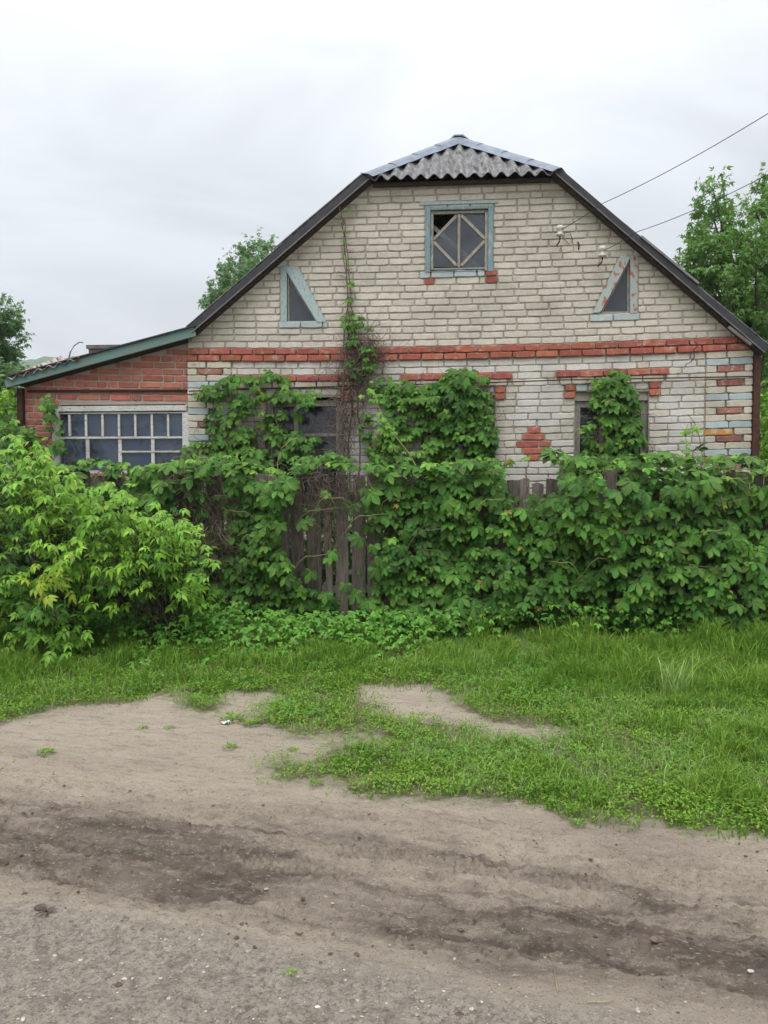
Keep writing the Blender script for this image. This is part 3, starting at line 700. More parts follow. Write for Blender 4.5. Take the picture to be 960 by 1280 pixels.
# folded metal caps over the two hips
for A, B, sgn in ((HL, RP, 1), (HR, RP, -1)):
    n4 = 4
    for k in range(n4):
        f0, f1 = k / n4 - .02, min(1.0, (k + 1) / n4 + .01)
        P = A.lerp(B, max(f0, -.03)); Q = A.lerp(B, f1)
        al = (B - A).normalized(); inw = hn.cross(al); inw = inw if inw.x * sgn > 0 else -inw; inw.normalize()
        mn = Vector((-sl if sgn > 0 else -sr, 0, 1)).normalized(); outw = mn.cross(al); outw = outw if outw.x * sgn < 0 else -outw; outw.normalize()
        V_ = []; lift = .045 + .006 * k
        wdt = .14
        for P_ in (P, P.lerp(Q, .33), P.lerp(Q, .66), Q):
            j = random.uniform(-.012, .012)
            V_ += [P_ + inw * (wdt + j) + hn * .032 - Vector((0, 0, .004)), P_ + inw * (wdt * .5) + hn * (lift + .002), P_ + hn * lift, P_ + outw * .14 + mn * .05]
        Fc = [(i * 4 + j, i * 4 + j + 1, i * 4 + j + 5, i * 4 + j + 4) for i in range(3) for j in range(3)]
        o = link('hip_flashing', pm('hip_flashing', V_, Fc), house, M['flash'])
        so = o.modifiers.new('solid', 'SOLIDIFY'); so.thickness = .004
MB().prism([(rx - .17, rz - .075), (rx - .05, rz + .045), (rx + .06, rz + .045), (rx + .19, rz - .055), (rx + .05, rz + .03), (rx - .04, rz + .03)], ry - .10, DEPTH + .4).build('ridge_cap', M['flash'], house)
# lean-to roof
L0 = AR0; L1 = AR1
MB().beam((L0.x, L0.z), (L1.x, L1.z), .108, -.165, -.14, side=-1).build('fascia_board', M['teal_wood'], house, bevel=.003)
MB().beam((L0.x - .03, L0.z + .018), (L1.x + .02, L1.z + .018), .016, -.19, 4.6, side=-1).build('lean_to_roof_sheet', M['dark_metal'], house)
MB().beam((L0.x + .6, L0.z + .175), (L1.x, L1.z + .03), .012, -.10, 4.4, side=-1)
MB().beam((AXL, atop(AXL) - .085), (xL, atop(xL) - .085), .03, -.139, .03, side=-1).build('soffit_board', M['dark_wood'], house)
ra = h(8, 474, -.2); rb_ = h(100, 447, -.2)
def rustfun(t):
    a = Vector((ra.x, -.2, ra.z)).lerp(Vector((rb_.x, -.2, rb_.z)), t); b = a + Vector((0, 1.3, .46 - .40 * t)); return a, b, Vector((-.1, -.3, 1)).normalized()
wavy('rusty_roof_sheet', None, None, rustfun, 0, 7, 8, .02, M['rust_sheet'], house)
q0 = h(111, 441, 3.2); q1 = h(141, 433.5, 3.2)
MB().box((q0.x, 3.2, q0.z - .5), (q1.x + .1, 3.9, q1.z - .03)).box((q0.x - .03, 3.17, q1.z - .027), (q1.x + .13, 3.93, q1.z + .03)).build('chimney', M['grey_strip'], house)
pts = [h(x, y, .6) for x, y in ((85, 452), (88, 440), (93, 432), (99, 428), (104, 428))]
tube('bent_rod', pts, .008, .006, M['cable'], house, 5)
# corner irons and steel tie
MB().box((xR + .003, -.06, 0), (xR + .075, .1, VR.z + (xR - VR.x) * sr - .12)).build('corner_post', M['rust'], house, bevel=.004)
MB().box((AXL - .07, -.03, 0), (AXL - .003, .1, atop(AXL) - .13)).build('corner_post', M['rust'], house, bevel=.004)
for pts in ([(236, 489), (361, 484.6), (500, 481), (618, 478), (702, 475), (812, 473), (941, 470.5)], [(34, 489), (90, 488), (233, 488)]):
    P_ = [h(x, y, -.062 if x > 235 and len(pts) > 3 else -.005) for x, y in pts]
    tube('steel_tie', P_, .008, .008, M['rust'], house, 6)
    if len(pts) == 3: MB().beam((P_[0].x, P_[0].z), (P_[2].x, P_[2].z), .03, -.004, .03).build('steel_band', M['rust'], house)
# crack running down through the red band near the right corner
ck = [(871, 418), (869, 427), (872, 432), (867, 437), (868, 446), (864, 452), (858, 455), (855, 461)]
V_ = []
for i, (x, y) in enumerate(ck):
    wv = .010 if 0 < i < len(ck) - 1 else .002; oy = -.048 if 425 < y < 450 else -.0125
    p = h(x, y, oy); V_ += [(p.x - wv * .5, oy, p.z), (p.x + wv * .5, oy, p.z)]
link('wall_crack', pm('wall_crack', V_, [(2 * i, 2 * i + 1, 2 * i + 3, 2 * i + 2) for i in range(len(ck) - 1)]), house, M['dark_inside'])

# ---- attic window
def PR(px0, px1, py0, py1, y0, y1, mb=None):
    a = h(px0, py1, y0); b = h(px1, py0, y0); mb = mb or MB(); mb.box((a.x, y0, a.z), (b.x, y1, b.z)); return mb
wf = PR(531.5, 538, 257, 340, -.03, .05); PR(610, 616.5, 256.5, 339.5, -.03, .05, wf); PR(538.05, 609.95, 256.7, 262.5, -.03, .05, wf); PR(538.05, 609.95, 337.3, 339.8, -.03, .05, wf)
win = wf.build('attic_window', M['blue_wood'], house, bevel=.003)
PR(525, 623, 249.5, 256.3, -.025, .02).build('lintel_board', M['pale_blue_wood'], house, bevel=.003)
def sub(mb, name, m, parent=None): return mb.build(name, m, parent or win)
sub(PR(538.2, 541.8, 262.7, 337.2, .0, .04), 'sash_rail', M['frame_wood']); sub(PR(606, 609.8, 262.7, 337.2, .0, .04), 'sash_rail', M['frame_wood'])
sub(PR(541.9, 605.9, 262.7, 267.5, .0, .04), 'sash_rail', M['frame_wood']); sub(PR(541.9, 605.9, 334, 337.2, .0, .04), 'sash_rail', M['frame_wood'])
sub(PR(571.8, 575.6, 267.6, 333.9, .004, .034), 'muntin', M['frame_wood'])
for p, q in (((571, 269), (542, 299)), ((542, 302), (571, 332)), ((576.5, 269), (606, 298)), ((606, 301), (576.5, 332))):
    sub(MB().beam(XZ(*p, .01), XZ(*q, .01), .032, .008, .03), 'muntin', M['frame_wood'])
# glazing: triangles and halves of the diamond, the upper left corner has lost its glass
for poly in ([(542, 300), (571.5, 270), (571.5, 331)], [(542, 304), (542, 334), (571, 334)], [(576, 268), (606, 268), (606, 298)], [(576, 270), (606, 300), (576, 331)], [(606, 303), (606, 334), (577, 334)]):
    pts = [XZ(x, y, .02) for x, y in poly]; sub(MB().prism(pts, .019, .022), 'pane', M['attic_glass'])
MB().beam(XZ(541, 283, .1), XZ(600, 334, .1), .045, .1, .125).build('loose_plank', M['frame_wood'], house)
MB().box((W_attic[0] - .3, 1.0, 3.05), (W_attic[1] + .3, 1.04, W_attic[3] + .1)).build('attic_shade_sheet', M['dark_inside'], house)  # dark sheet behind the attic panes stands in for the unlit loft
# ---- triangular windows
def tri_window(out4, tri, m1, m2, sgn):
    # out4: vertical board outer edge, foot; tri: glass corners (top, foot, far foot)
    (tx, tz), (fx, fz), (gx, gz_) = tri
    vx = out4[0][0]
    w_ = MB().prism([(vx, out4[0][1]), (vx, out4[1][1] + .003), (fx, out4[1][1] + .003), (tx, out4[0][1])], -.025, .03).build('triangular_window', m1, house)
    MB().prism([(tx + sgn * .003, out4[0][1]), (tx + sgn * .003, tz - .0), (gx, gz_ + .0), (out4[2][0], out4[2][1] + .003), (out4[3][0], out4[3][1])], -.03, .03).build('slanting_board', m2, w_)
    MB().beam((fx + sgn * .012, fz + .008), (gx, gz_ + .006), .02, .01, .05).build('sash_rail', M['frame_wood'], w_)
    MB().beam((fx + sgn * .014, fz), (tx + sgn * .014, tz - .03), .015, .011, .05).build('sash_rail', M['frame_wood'], w_)
    MB().beam((gx - sgn * .015, fz), (tx - sgn * .0, tz - .02), .012, .012, .05).build('sash_rail', M['frame_wood'], w_)
    MB().prism([(tx, tz), (fx, fz), (gx, gz_)], .032, .036).build('pane', M['attic_glass'], w_)
    MB().box((min(fx, gx) - .05, .5, fz - .1), (max(fx, gx) + .05, .52, tz + .05)).build('room_shade_sheet', M['dark_inside'], w_)  # near-black sheet in place of the shade behind the glass
tri_window(TLo, TL, M['pale_blue_wood'], M['pale_blue_wood'], 1)
tri_window(TRo, TR, M['red_blue_wood'], M['red_blue_wood'], -1)
# ---- ground floor windows
for gi, g in enumerate(GW):
    x0, x1, z0, z1 = g; top = z1 - (.10 if gi else .03)
    fw = .07
    wf = MB().box((x0, .06, z0), (x0 + fw, .14, top)).box((x1 - fw, .06, z0), (x1, .14, top)).box((x0 + fw, .06, top - fw), (x1 - fw, .14, top)).box((x0 + fw, .06, z0), (x1 - fw, .14, z0 + fw))
    if gi: MB().box((x0 + .002, .03, top + .003), (x1 - .002, .2, z1 + .02)).build('lintel', M['mortar'], house)
    ww = wf.build('window', M['frame_wood'], house, bevel=.003)
    MB().box((x0 + .36 * (x1 - x0), .07, z0 + fw + .002), (x0 + .36 * (x1 - x0) + .05, .12, top - fw - .002)).build('mullion', M['frame_wood'], ww)
    MB().box((x0 + .36 * (x1 - x0) + .052, .07, top - .42), (x1 - fw - .002, .12, top - .385)).build('transom', M['frame_wood'], ww)
    MB().box((x0 + .36 * (x1 - x0) + .052, .07, top - .80), (x1 - fw - .002, .12, top - .77)).build('transom', M['frame_wood'], ww)
    MB().box((x0 + fw, .10, z0 + fw), (x0 + .36 * (x1 - x0), .104, top - fw)).build('pane', M['glass'], ww)
    MB().box((x0 + .36 * (x1 - x0) + .05, .10, z0 + fw), (x1 - fw, .104, top - .42)).build('pane', M['glass'], ww)
    MB().box((x0 + .36 * (x1 - x0) + .05, .1, top - .385), (x1 - fw, .104, top - fw)).build('pane', M['glass'], ww)
    MB().box((x0 + .02, .5, z0), (x1 - .02, .52, top)).build('room_shade_sheet', M['dark_inside'], ww)  # dark sheet added behind the panes as the room's shade
# ---- lean-to window
x0, x1, z0, z1 = AW
fr = PR(73, 233, 506.5, 514.5, -.0, .10); aw = fr.build('glazed_veranda_window', M['white_wood'], house, bevel=.003)
PR(75, 232, 514.8, 517.5, .02, .09).build('frame_rail', M['white_wood'], aw)
PR(228.5, 236, 515, 590, .0, .10).build('frame_post', M['white_wood'], aw); PR(66, 73, 510, 590, .0, .10).build('frame_post', M['white_wood'], aw)
PR(74, 228, 545.3, 548.5, .02, .08).build('frame_rail', M['white_wood'], aw)
PR(150, 228, 563.2, 565.6, .025, .08).build('frame_rail', M['white_wood'], aw)
PR(74, 228, 588, 592, .025, .08).build('frame_rail', M['white_wood'], aw)
mx = [86.7, 107.3, 128, 148.5, 169, 189.7, 210]
for x in mx: PR(x - 1.1, x + 1.1, 517.7, 545.1, .03, .07).build('muntin', M['white_wood'], aw)
for x in (109.5, 150, 191): PR(x - 1.8, x + 1.8, 548.7, 588, .03, .07).build('muntin', M['white_wood'], aw)
e = [74] + mx + [228]
for a, b in zip(e[:-1], e[1:]): PR(a, b, 517, 546, .05, .053).build('pane', M['glass'], aw)
e = [74, 109.5, 150, 191, 228]
for a, b in zip(e[:-1], e[1:]): PR(a, b, 548, 588, .05, .053).build('pane', M['glass'], aw)
e = [74, 107.3, 128, 148.5, 169, 189.7, 228]
for k, (a, b) in enumerate(zip(e[:-1], e[1:])): PR(a + .2, b - .2, 515, 592, .12 + .006 * (k % 2), .125 + .006 * (k % 2)).build('blue_film', M['blue_film'], aw)

# ---- insulators and service cables
def insulator(px, py, label):
    p = H.world(h(px, py, -.16)); t = thing('insulator', p, label, 'insulator', 'ceramic insulators on the gable')
    prof = [(.0, .055), (.03, .052), (.042, .035), (.042, .01), (.030, .0), (.030, -.03), (.046, -.04), (.046, -.06), (.0, -.065)]
    V_ = []; n = 10
    for r_, z in prof:
        for k in range(n): a = 2 * math.pi * k / n; V_.append((r_ * math.cos(a), r_ * math.sin(a), z))
    Fc = [(i * n + k, i * n + (k + 1) % n, (i + 1) * n + (k + 1) % n, (i + 1) * n + k) for i in range(len(prof) - 1) for k in range(n)]
    link('bell', pm('bell', V_, Fc, True), t, M['ceramic'])
    tube('hook', [(0, 0, -.05), (0, 0, -.09), (0, .02, -.115), (0, .16, -.115)], .008, .008, M['cable'], t)
    return p
i1 = insulator(700, 288, 'white ceramic insulator right of the attic window, upper of the two')
i2 = insulator(753, 314, 'white ceramic insulator above the right triangular window, lower of the two')
def cable(a, mids, label, cat='cable', name='service_cable', r=.0035):
    pts = [a] + mids; P_ = []
    for k in range(len(pts) - 1):
        for j in range(12): f = j / 12; P_.append(pts[k].lerp(pts[k + 1], f) - Vector((0, 0, .03 * 4 * f * (1 - f) * (1 if k else .3))))
    P_.append(pts[-1]); o = tube(name, [p - a for p in P_], r, r, M['cable'], None, 5); o.location = a; return tag(o, label, cat, 'service cables')
cable(i1, [at(754, 254, 8.0), at(960, 142, 6.2), at(1300, -42, 4.6)], 'upper of two thin black cables running from the gable up to the right edge')
cable(i2, [at(796, 290, 8.0), at(960, 218, 6.6), at(1300, 70, 5.0)], 'lower of two thin black cables, passing in front of the tree on the right')
# loose wires on the wall
tube('wall_wire', [h(x, y, -.03) for x, y in ((700, 292), (712, 290), (716, 300), (711, 305), (703, 297))], .004, .004, M['cable'], house, 4)
tube('wall_wire', [h(x, y, -.03) for x, y in ((723, 312), (724, 306), (722, 302))], .008, .008, M['cable'], house, 4)
#PART2
# ================================================================== PART 2: fence and plants
# ---- leaf templates: (verts, tris, uv per vert)
def leaflet(L_, W_, ang, base=(0, 0, 0), fold=.25, droop=.5, roll=0, st=((.3, .62), (.6, 1.0), (.84, .60)), lift=0):
    V = [(0, 0, 0)]; U = [(0, 0)]
    for t, wv in st:
        y = t * L_; z = -droop * L_ * t * t + lift * L_ * t
        V += [(-W_ * wv / 2, y, z + fold * W_ * wv / 2), (0, y, z), (W_ * wv / 2, y, z + fold * W_ * wv / 2)]
        U += [(-wv / 2, t), (0, t), (wv / 2, t)]
    V.append((0, L_, -droop * L_ + lift * L_)); U.append((0, 1))
    T = [(0, 2, 1), (0, 3, 2)]
    n = len(st)
    for i in range(n - 1):
        a = 1 + 3 * i; b = a + 3
        T += [(a, a + 1, b + 1), (a, b + 1, b), (a + 1, a + 2, b + 2), (a + 1, b + 2, b + 1)]
    a = 1 + 3 * (n - 1); e = a + 3
    T += [(a, a + 1, e), (a + 1, a + 2, e)]
    ca, sa = math.cos(ang), math.sin(ang); cr_, sr_ = math.cos(roll), math.sin(roll)
    R = []
    for x, y, z in V:
        x, z = x * cr_ + z * sr_, -x * sr_ + z * cr_
        R.append((x * ca + y * sa + base[0], -x * sa + y * ca + base[1], z + base[2]))
    return R, T, U
def joinl(parts):
    V, T, U = [], [], []
    for v, t, u in parts:
        n = len(V); V += v; T += [tuple(i + n for i in f) for f in t]; U += u
    return np.array(V, float), np.array(T, int), np.array(U, float)
def creeper(seed):
    r = random.Random(seed); P = []
    for a, l in ((-1.75, .62), (-.86, .88), (0, 1), (.86, .88), (1.75, .62)):
        P.append(leaflet(l * r.uniform(.9, 1.08), l * r.uniform(.50, .59), a + r.uniform(-.12, .12), fold=r.uniform(.15, .4), droop=r.uniform(.18, .42), roll=r.uniform(-.2, .2), st=((.28, .44), (.60, 1.0), (.84, .68))))
    return joinl(P)
def ashleaf(seed):
    r = random.Random(seed); P = []
    for (bx, by), a, l in (((0, .12), -1.15, .6), ((0, .12), 1.15, .6), ((0, .38), -.85, .66), ((0, .38), .85, .66), ((0, .5), 0, .85)):
        P.append(leaflet(l * r.uniform(.9, 1.1), l * r.uniform(.38, .48), a + r.uniform(-.15, .15), (bx, by, -.05 * by), fold=r.uniform(.15, .35), droop=r.uniform(.25, .6), roll=r.uniform(-.3, .3), st=((.22, .75), (.45, 1.0), (.72, .58))))
    return joinl(P)
def trifol(seed):
    r = random.Random(seed); P = []
    for a, l in ((-1.2, .85), (0, 1), (1.2, .85)):
        P.append(leaflet(l * r.uniform(.9, 1.1), l * r.uniform(.52, .68), a + r.uniform(-.15, .15), fold=r.uniform(.1, .35), droop=r.uniform(.1, .4), roll=r.uniform(-.2, .2), st=((.25, .8), (.5, 1.0), (.78, .6))))
    return joinl(P)
def simple(seed, w_=.42, st=((.25, .75), (.5, 1.0), (.78, .55))):
    r = random.Random(seed); return joinl([leaflet(1, w_ * r.uniform(.85, 1.15), 0, fold=r.uniform(.1, .4), droop=r.uniform(.1, .5), st=st)])
def lowleaf(seed):    # light leaf for tree crowns: three leaflets of four triangles
    r = random.Random(seed); P = []
    for a, l in ((-.95, .75), (0, 1), (.95, .75)):
        P.append(leaflet(l, l * r.uniform(.36, .46), a + r.uniform(-.2, .2), fold=.25, droop=r.uniform(.2, .6), roll=r.uniform(-.3, .3), st=((.45, 1.0),)))
    return joinl(P)
CRE = [creeper(i) for i in range(8)]; ASH = [ashleaf(i) for i in range(8)]; TRI = [trifol(i) for i in range(6)]; SIM = [simple(i) for i in range(6)]
LOW = [lowleaf(i) for i in range(6)]; BROAD = [simple(i + 90, .40, ((.2, .7), (.45, 1.0), (.75, .75))) for i in range(4)]
lcache = {}
def leafmesh(kind, tpl, k, mk):
    key = (kind, k, mk)
    if key not in lcache:
        V, T, U = tpl[k]; me = npmesh('leaf', V, T, U[T.ravel()]); me.materials.append(M[mk]); lcache[key] = me
    return lcache[key]
def basis(ax, nr):
    """rows of ax (leaf direction) and nr (normal) -> (n,3,3) column basis X,Y,Z"""
    ax = ax / np.linalg.norm(ax, axis=1, keepdims=True)
    x = np.cross(ax, nr); x /= np.linalg.norm(x, axis=1, keepdims=True) + 1e-9
    z = np.cross(x, ax); return np.stack([x, ax, z], 2)
def scatter(tpls, idx, pos, B, s):
    """joined mesh arrays of templates placed with basis and scale"""
    VV, TT, UU = [], [], []; n = 0
    for k in range(len(tpls)):
        m_ = idx == k
        if not m_.any(): continue
        V, T, U = tpls[k]; P = pos[m_]; b = B[m_]; sc_ = s[m_]
        W = np.einsum('nij,vj->nvi', b, V) * sc_[:, None, None] + P[:, None, :]
        q = len(P); off = (np.arange(q) * len(V))[:, None, None]
        TT.append((T[None] + off).reshape(-1, 3) + n); VV.append(W.reshape(-1, 3)); UU.append(np.tile(U[T.ravel()], (q, 1))); n += q * len(V)
    return np.concatenate(VV), np.concatenate(TT), np.concatenate(UU)
def leafy(root, kind, tpl, pos, ax, nr, s, mk, limit=300, rank=None, name='leaf', mass='foliage'):
    """the nearest leaves are parts, the others one joined part"""
    pos = np.asarray(pos, float); n = len(pos)
    if n == 0: return
    idx = rng.integers(0, len(tpl), n); B = basis(np.asarray(ax, float), np.asarray(nr, float)); s = np.asarray(s, float)
    base = np.array(root.location)
    if rank is None: rank = pos[:, 1] - s * 1.5
    od = np.argsort(rank); a, b = od[:limit], od[limit:]
    for i in a:
        o = link(name, leafmesh(kind, tpl, int(idx[i]), mk), root)
        mtx = Matrix(B[i].tolist()).to_4x4() @ Matrix.Diagonal((s[i], s[i], s[i], 1)); mtx.translation = Vector(pos[i] - base); o.matrix_basis = mtx
    if len(b):
        V, T, U = scatter(tpl, idx[b], pos[b] - base, B[b], s[b]); tag(link(mass, npmesh(mass, V, T, U), root, M[mk]), kind='stuff')

# ---- board fence
fence = thing('board_fence', FN.world((0, 0, 0)), 'old grey wooden board fence mostly hidden under creeper leaves', 'fence', rotz=-FN.th)
s_ = -5.2; k = 0; FX0, FX1 = -5.2, 5.6
fgap = [FN.hit(352, 650).x, FN.hit(470, 650).x]
while s_ < FX1:
    wd = random.uniform(.095, .15); 
    px = topx(*FN.world((s_, 0, 1.4)))[0]
    r_ = random.Random(k); top = 1.66 + r_.uniform(-.05, .05); bot = .02; lean = r_.uniform(-.012, .012)
    if 384 < px < 402: wd = .075; bot = .62; lean = .03
    elif 402 < px < 412: wd = .07; bot = .45; lean = -.02
    if 600 < px < 720: top = 1.61 + r_.uniform(-.04, .03)
    y0 = r_.uniform(-.008, .008); th = .022
    mb = MB(); n = 5; t_ = lean * 1.6
    pts = [(0, bot), (wd, bot + r_.uniform(-.01, .01)), (wd + t_ * .5 + r_.uniform(-.004, .004), .9), (wd + t_ - r_.uniform(0, .015), top - r_.uniform(0, .03)), (wd * .5 + t_, top), (t_ + r_.uniform(0, .01), top - r_.uniform(0, .02)), (t_ * .5 + r_.uniform(-.004, .004), .9)]
    if bot > .1: pts[0] = (wd * .3, bot - .10)
    mb.prism(pts, -th / 2, th / 2); o = mb.build('board', M['wood'], fence, bevel=.003); o.location = (s_, y0, 0); o.rotation_euler = (r_.uniform(-.02, .02), 0, 0)
    s_ += wd + (r_.uniform(.004, .022) if not (372 < px < 470) else r_.uniform(.018, .05)); k += 1
for z in (.45, 1.38): MB().box((FX0, .022, z), (FX1, .07, z + .07)).build('rail', M['wood'], fence)
for x in np.arange(FX0 + .2, FX1, 2.1): MB().box((x, .072, 0), (x + .1, .17, 1.6)).build('post', M['wood'], fence)

# unseen leaf mass added behind the fence to keep its gaps dark
gg = np.random.default_rng(5); n = 5200; s_g = gg.uniform(-5.0, 5.4, n); P = np.array(FN.o) + s_g[:, None] * np.array(FN.ex) + gg.uniform(.2, .95, n)[:, None] * np.array(FN.ey); P[:, 2] = gg.uniform(.05, 1.5, n)
V, T, U = scatter(LOW, gg.integers(0, 6, n), P, basis(np.stack([gg.normal(0, .6, n), -.5 + 0 * s_g, -.5 + gg.normal(0, .3, n)], 1), np.stack([gg.normal(0, .3, n), -.5 + 0 * s_g, .8 + 0 * s_g], 1)), gg.uniform(.08, .14, n))
tag(link('added_undergrowth', npmesh('added_undergrowth', V, T, U), None, M['leaf']), 'undergrowth added unseen between fence and house to keep the fence gaps dark', 'undergrowth', kind='stuff')
# ---- creeper over the fence
def hole_density(px, py):
    d = np.ones_like(px)
    for cx, cy, rx_, ry_, p in ((402, 662, 52, 76, .03), (438, 690, 30, 80, .04), (458, 700, 12, 50, .3), (255, 630, 34, 36, .2), (425, 600, 44, 20, .05), (490, 603, 20, 16, .45), (662, 600, 38, 36, .07), (150, 750, 50, 26, .2),
                              (785, 720, 10, 36, .45), (905, 620, 10, 30, .5), (590, 672, 12, 10, .4)):
        d = np.where(((px - cx) / rx_) ** 2 + ((py - cy) / ry_) ** 2 < 1, np.minimum(d, p), d)
    return d
def fence_creeper(px0, px1, label, N, top=None, seed=0):
    g = np.random.default_rng(seed); x0, x1 = FN.hit(px0, 700).x, FN.hit(px1, 700).x
    root = thing('creeper_vine', FN.world(((x0 + x1) / 2, -.1, 0)), label, 'vine', 'creepers growing on the fence')
    s = g.uniform(x0, x1, N); z = g.uniform(.04, 1, N) ** .95 * 1.92
    tp = 1.68 + .26 * fbm(s * 1.8, s * 0 + 2, 7, 3) 
    z = np.minimum(z, 2.4); over = z > tp; z = np.where(over, g.uniform(.3, 1.0, N) * tp, z)
    bul = .10 + .30 * sm(.35, .7, fbm(s * 1.2, z * 1.2, 3, 3)) + .12 * sm(1.1, 1.7, z)
    u = g.uniform(0, 1, N) ** .7; y = -(.05 + bul * u)
    crown = z > 1.6; y = np.where(crown, -.35 + g.uniform(0, .75, N), y)
    ex, ey, o = np.array(FN.ex), np.array(FN.ey), np.array(FN.o)
    P = o + s[:, None] * ex + y[:, None] * ey; P[:, 2] = z
    px, py = topx(P[:, 0], P[:, 1], P[:, 2])
    keep = g.uniform(0, 1, N) < hole_density(px, py) * (.34 + .8 * sm(.34, .5, fbm(s * 5, z * 5, 13, 2)))
    keep &= (px > -160) & (px < 1120)
    P = P[keep]; z = z[keep]; u = u[keep]; n = len(P)
    ax = np.stack([g.normal(0, .55, n), -.45 - g.uniform(0, .4, n), -.75 + g.normal(0, .3, n)], 1)
    hi = z > 1.6; ax[hi, 2] += .6
    nr = np.stack([g.normal(0, .25, n), -.75 + g.normal(0, .2, n), .65 + g.normal(0, .2, n)], 1)
    nr[hi, 2] += .5
    sz = (.055 + .085 * g.uniform(0, 1, n) ** 1.3) * (1 + .15 * (z > 1.4)) 
    yg = g.uniform(0, 1, n) < (.07 + .22 * hi)
    leafy(root, 'cre', CRE, P[~yg], ax[~yg], nr[~yg], sz[~yg], 'leaf')
    leafy(root, 'cre', CRE, P[yg], ax[yg], nr[yg], sz[yg] * .72, 'young_leaf', limit=0, mass='young_foliage')
    ol = g.integers(0, n, 26); leafy(root, 'cre', CRE, P[ol] + np.array([0, -.03, 0]), ax[ol] + g.normal(0, .3, (26, 3)), nr[ol], sz[ol] * .6, 'old_leaf', limit=0, mass='yellowed_foliage')
    # stems
    for i in range(int((px1 - px0) / 32)):
        a = g.uniform(x0, x1); pts = []; yy = -.05
        for j in range(12): pts.append(Vector((a, yy - .05 * math.sin(j * 1.3 + i), .02 + j * .155))); a += g.normal(0, .06)
        pts = [FN.world(p) for p in pts]; tube('stem', pts, .010, .004, M['vine_stem'], root, 5, root.location)
    for i in range(int((px1 - px0) / 26)):   # loose arching shoots
        a = g.uniform(x0, x1); z_ = g.uniform(.7, 1.65); d = g.choice([-1, 1]); pts = []; L_ = g.uniform(.25, .7)
        for j in range(9): f = j / 8; pts.append(FN.world(Vector((a + d * L_ * f, -.22 - .22 * math.sin(f * 3), z_ + .12 * math.sin(f * 3.1) - .35 * L_ * f * f * 1.6 + .02 * math.sin(f * 14)))))
        tube('shoot', pts, .0042, .002, M['green_stem'] if g.random() < .6 else M['vine_stem'], root, 4, root.location)
    return root
fence_creeper(-160, 352, 'creeper with dark leaves covering the fence left of its bare boards', 3700, seed=1)
fence_creeper(352, 690, 'creeper hiding the middle of the fence, right of its bare boards', 3000, seed=2)
fence_creeper(690, 1120, 'dense creeper covering the right end of the fence up to its top', 3600, seed=3)

# ---- creepers on the house wall
def wall_creeper(label, blobs, N, seed, smin=.06, smax=.12, young=.12, stems=8, group='creepers climbing the house wall', cat='vine', fr=None, depth=.3, mk='leaf'):
    """blobs: (px, py, rx, ry, weight) in front of the wall"""
    fr = fr or H; g = np.random.default_rng(seed); W_ = np.array([b[4] for b in blobs], float); W_ /= W_.sum()
    b0 = blobs[0]; q = fr.hit(b0[0], 600); root = thing('creeper_vine', fr.world((q.x, -.15, 0)), label, cat, group)
    pos = []; zz = []
    for i in range(N):
        cx, cy, rx_, ry_, _ = blobs[g.choice(len(blobs), p=W_)]
        a = g.uniform(0, 2 * math.pi); r_ = math.sqrt(g.uniform()); px, py = cx + rx_ * r_ * math.cos(a), cy + ry_ * r_ * math.sin(a)
        if g.random() > .15 + 1.1 * float(sm(.38, .56, fbm(px / 17 + seed, py / 15, 44, 2))): continue
        off = -.05 - depth * g.uniform() * (1 - .6 * r_)
        p = fr.world(fr.hit(px, py, off)); pos.append(p)
    pos = np.array([tuple(p) for p in pos]); n = len(pos)
    ax = np.stack([g.normal(0, .55, n), -.45 - g.uniform(0, .4, n), -.75 + g.normal(0, .3, n)], 1)
    nr = np.stack([g.normal(0, .25, n), -.7 + g.normal(0, .2, n), .7 + g.normal(0, .2, n)], 1)
    sz = g.uniform(smin, smax, n); yg = g.uniform(0, 1, n) < young
    leafy(root, 'cre', CRE, pos[~yg], ax[~yg], nr[~yg], sz[~yg], mk)
    leafy(root, 'cre', CRE, pos[yg], ax[yg], nr[yg], sz[yg] * .7, 'young_leaf', limit=0, mass='young_foliage')
    for i in range(stems):
        b = blobs[g.choice(len(blobs), p=W_)]; pts = []; x = b0[0] + g.normal(0, b0[2] * .5); tx = b[0] + g.normal(0, b[2] * .4); ty = b[1] - b[3] * .7
        for j in range(14): f = j / 13; pts.append(fr.world(fr.hit(x + (tx - x) * f + 5 * math.sin(j * 1.7 + i), 640 + (ty - 640) * f, -.06 - .08 * math.sin(f * 3))))
        tube('stem', pts, .009, .003, M['vine_stem'], root, 5, root.location)
    return root
wall_creeper('creeper clump over the left window and striped corner of the house', [(315, 560, 55, 40, 3), (300, 490, 38, 22, 2.2), (268, 489, 22, 10, .6), (350, 500, 45, 22, 1.4), (300, 530, 42, 25, 2), (375, 560, 26, 28, .7), (265, 575, 40, 28, 1.4), (345, 470, 20, 8, .15), (392, 500, 14, 12, .15), (400, 550, 16, 26, .1)], 720, 21)
wall_creeper('bushy creeper filling the middle ground-floor window', [(565, 505, 50, 32, 2.4), (512, 500, 34, 16, .9), (575, 545, 44, 32, 2.4), (605, 540, 14, 36, .8), (520, 560, 55, 30, 1.8), (575, 475, 25, 14, .7), (490, 520, 16, 30, .5), (560, 590, 70, 22, 2), (604, 466, 12, 8, .2), (500, 482, 18, 10, .25), (572, 462, 10, 8, .2)], 1200, 22, young=.14)
wall_creeper('narrow creeper column in front of the right ground-floor window', [(763, 540, 33, 32, 2.4), (768, 500, 31, 22, 1.6), (763, 474, 22, 12, .6), (736, 534, 9, 8, .3), (790, 545, 12, 26, .6), (760, 575, 54, 18, 1.2)], 560, 23, young=.08)
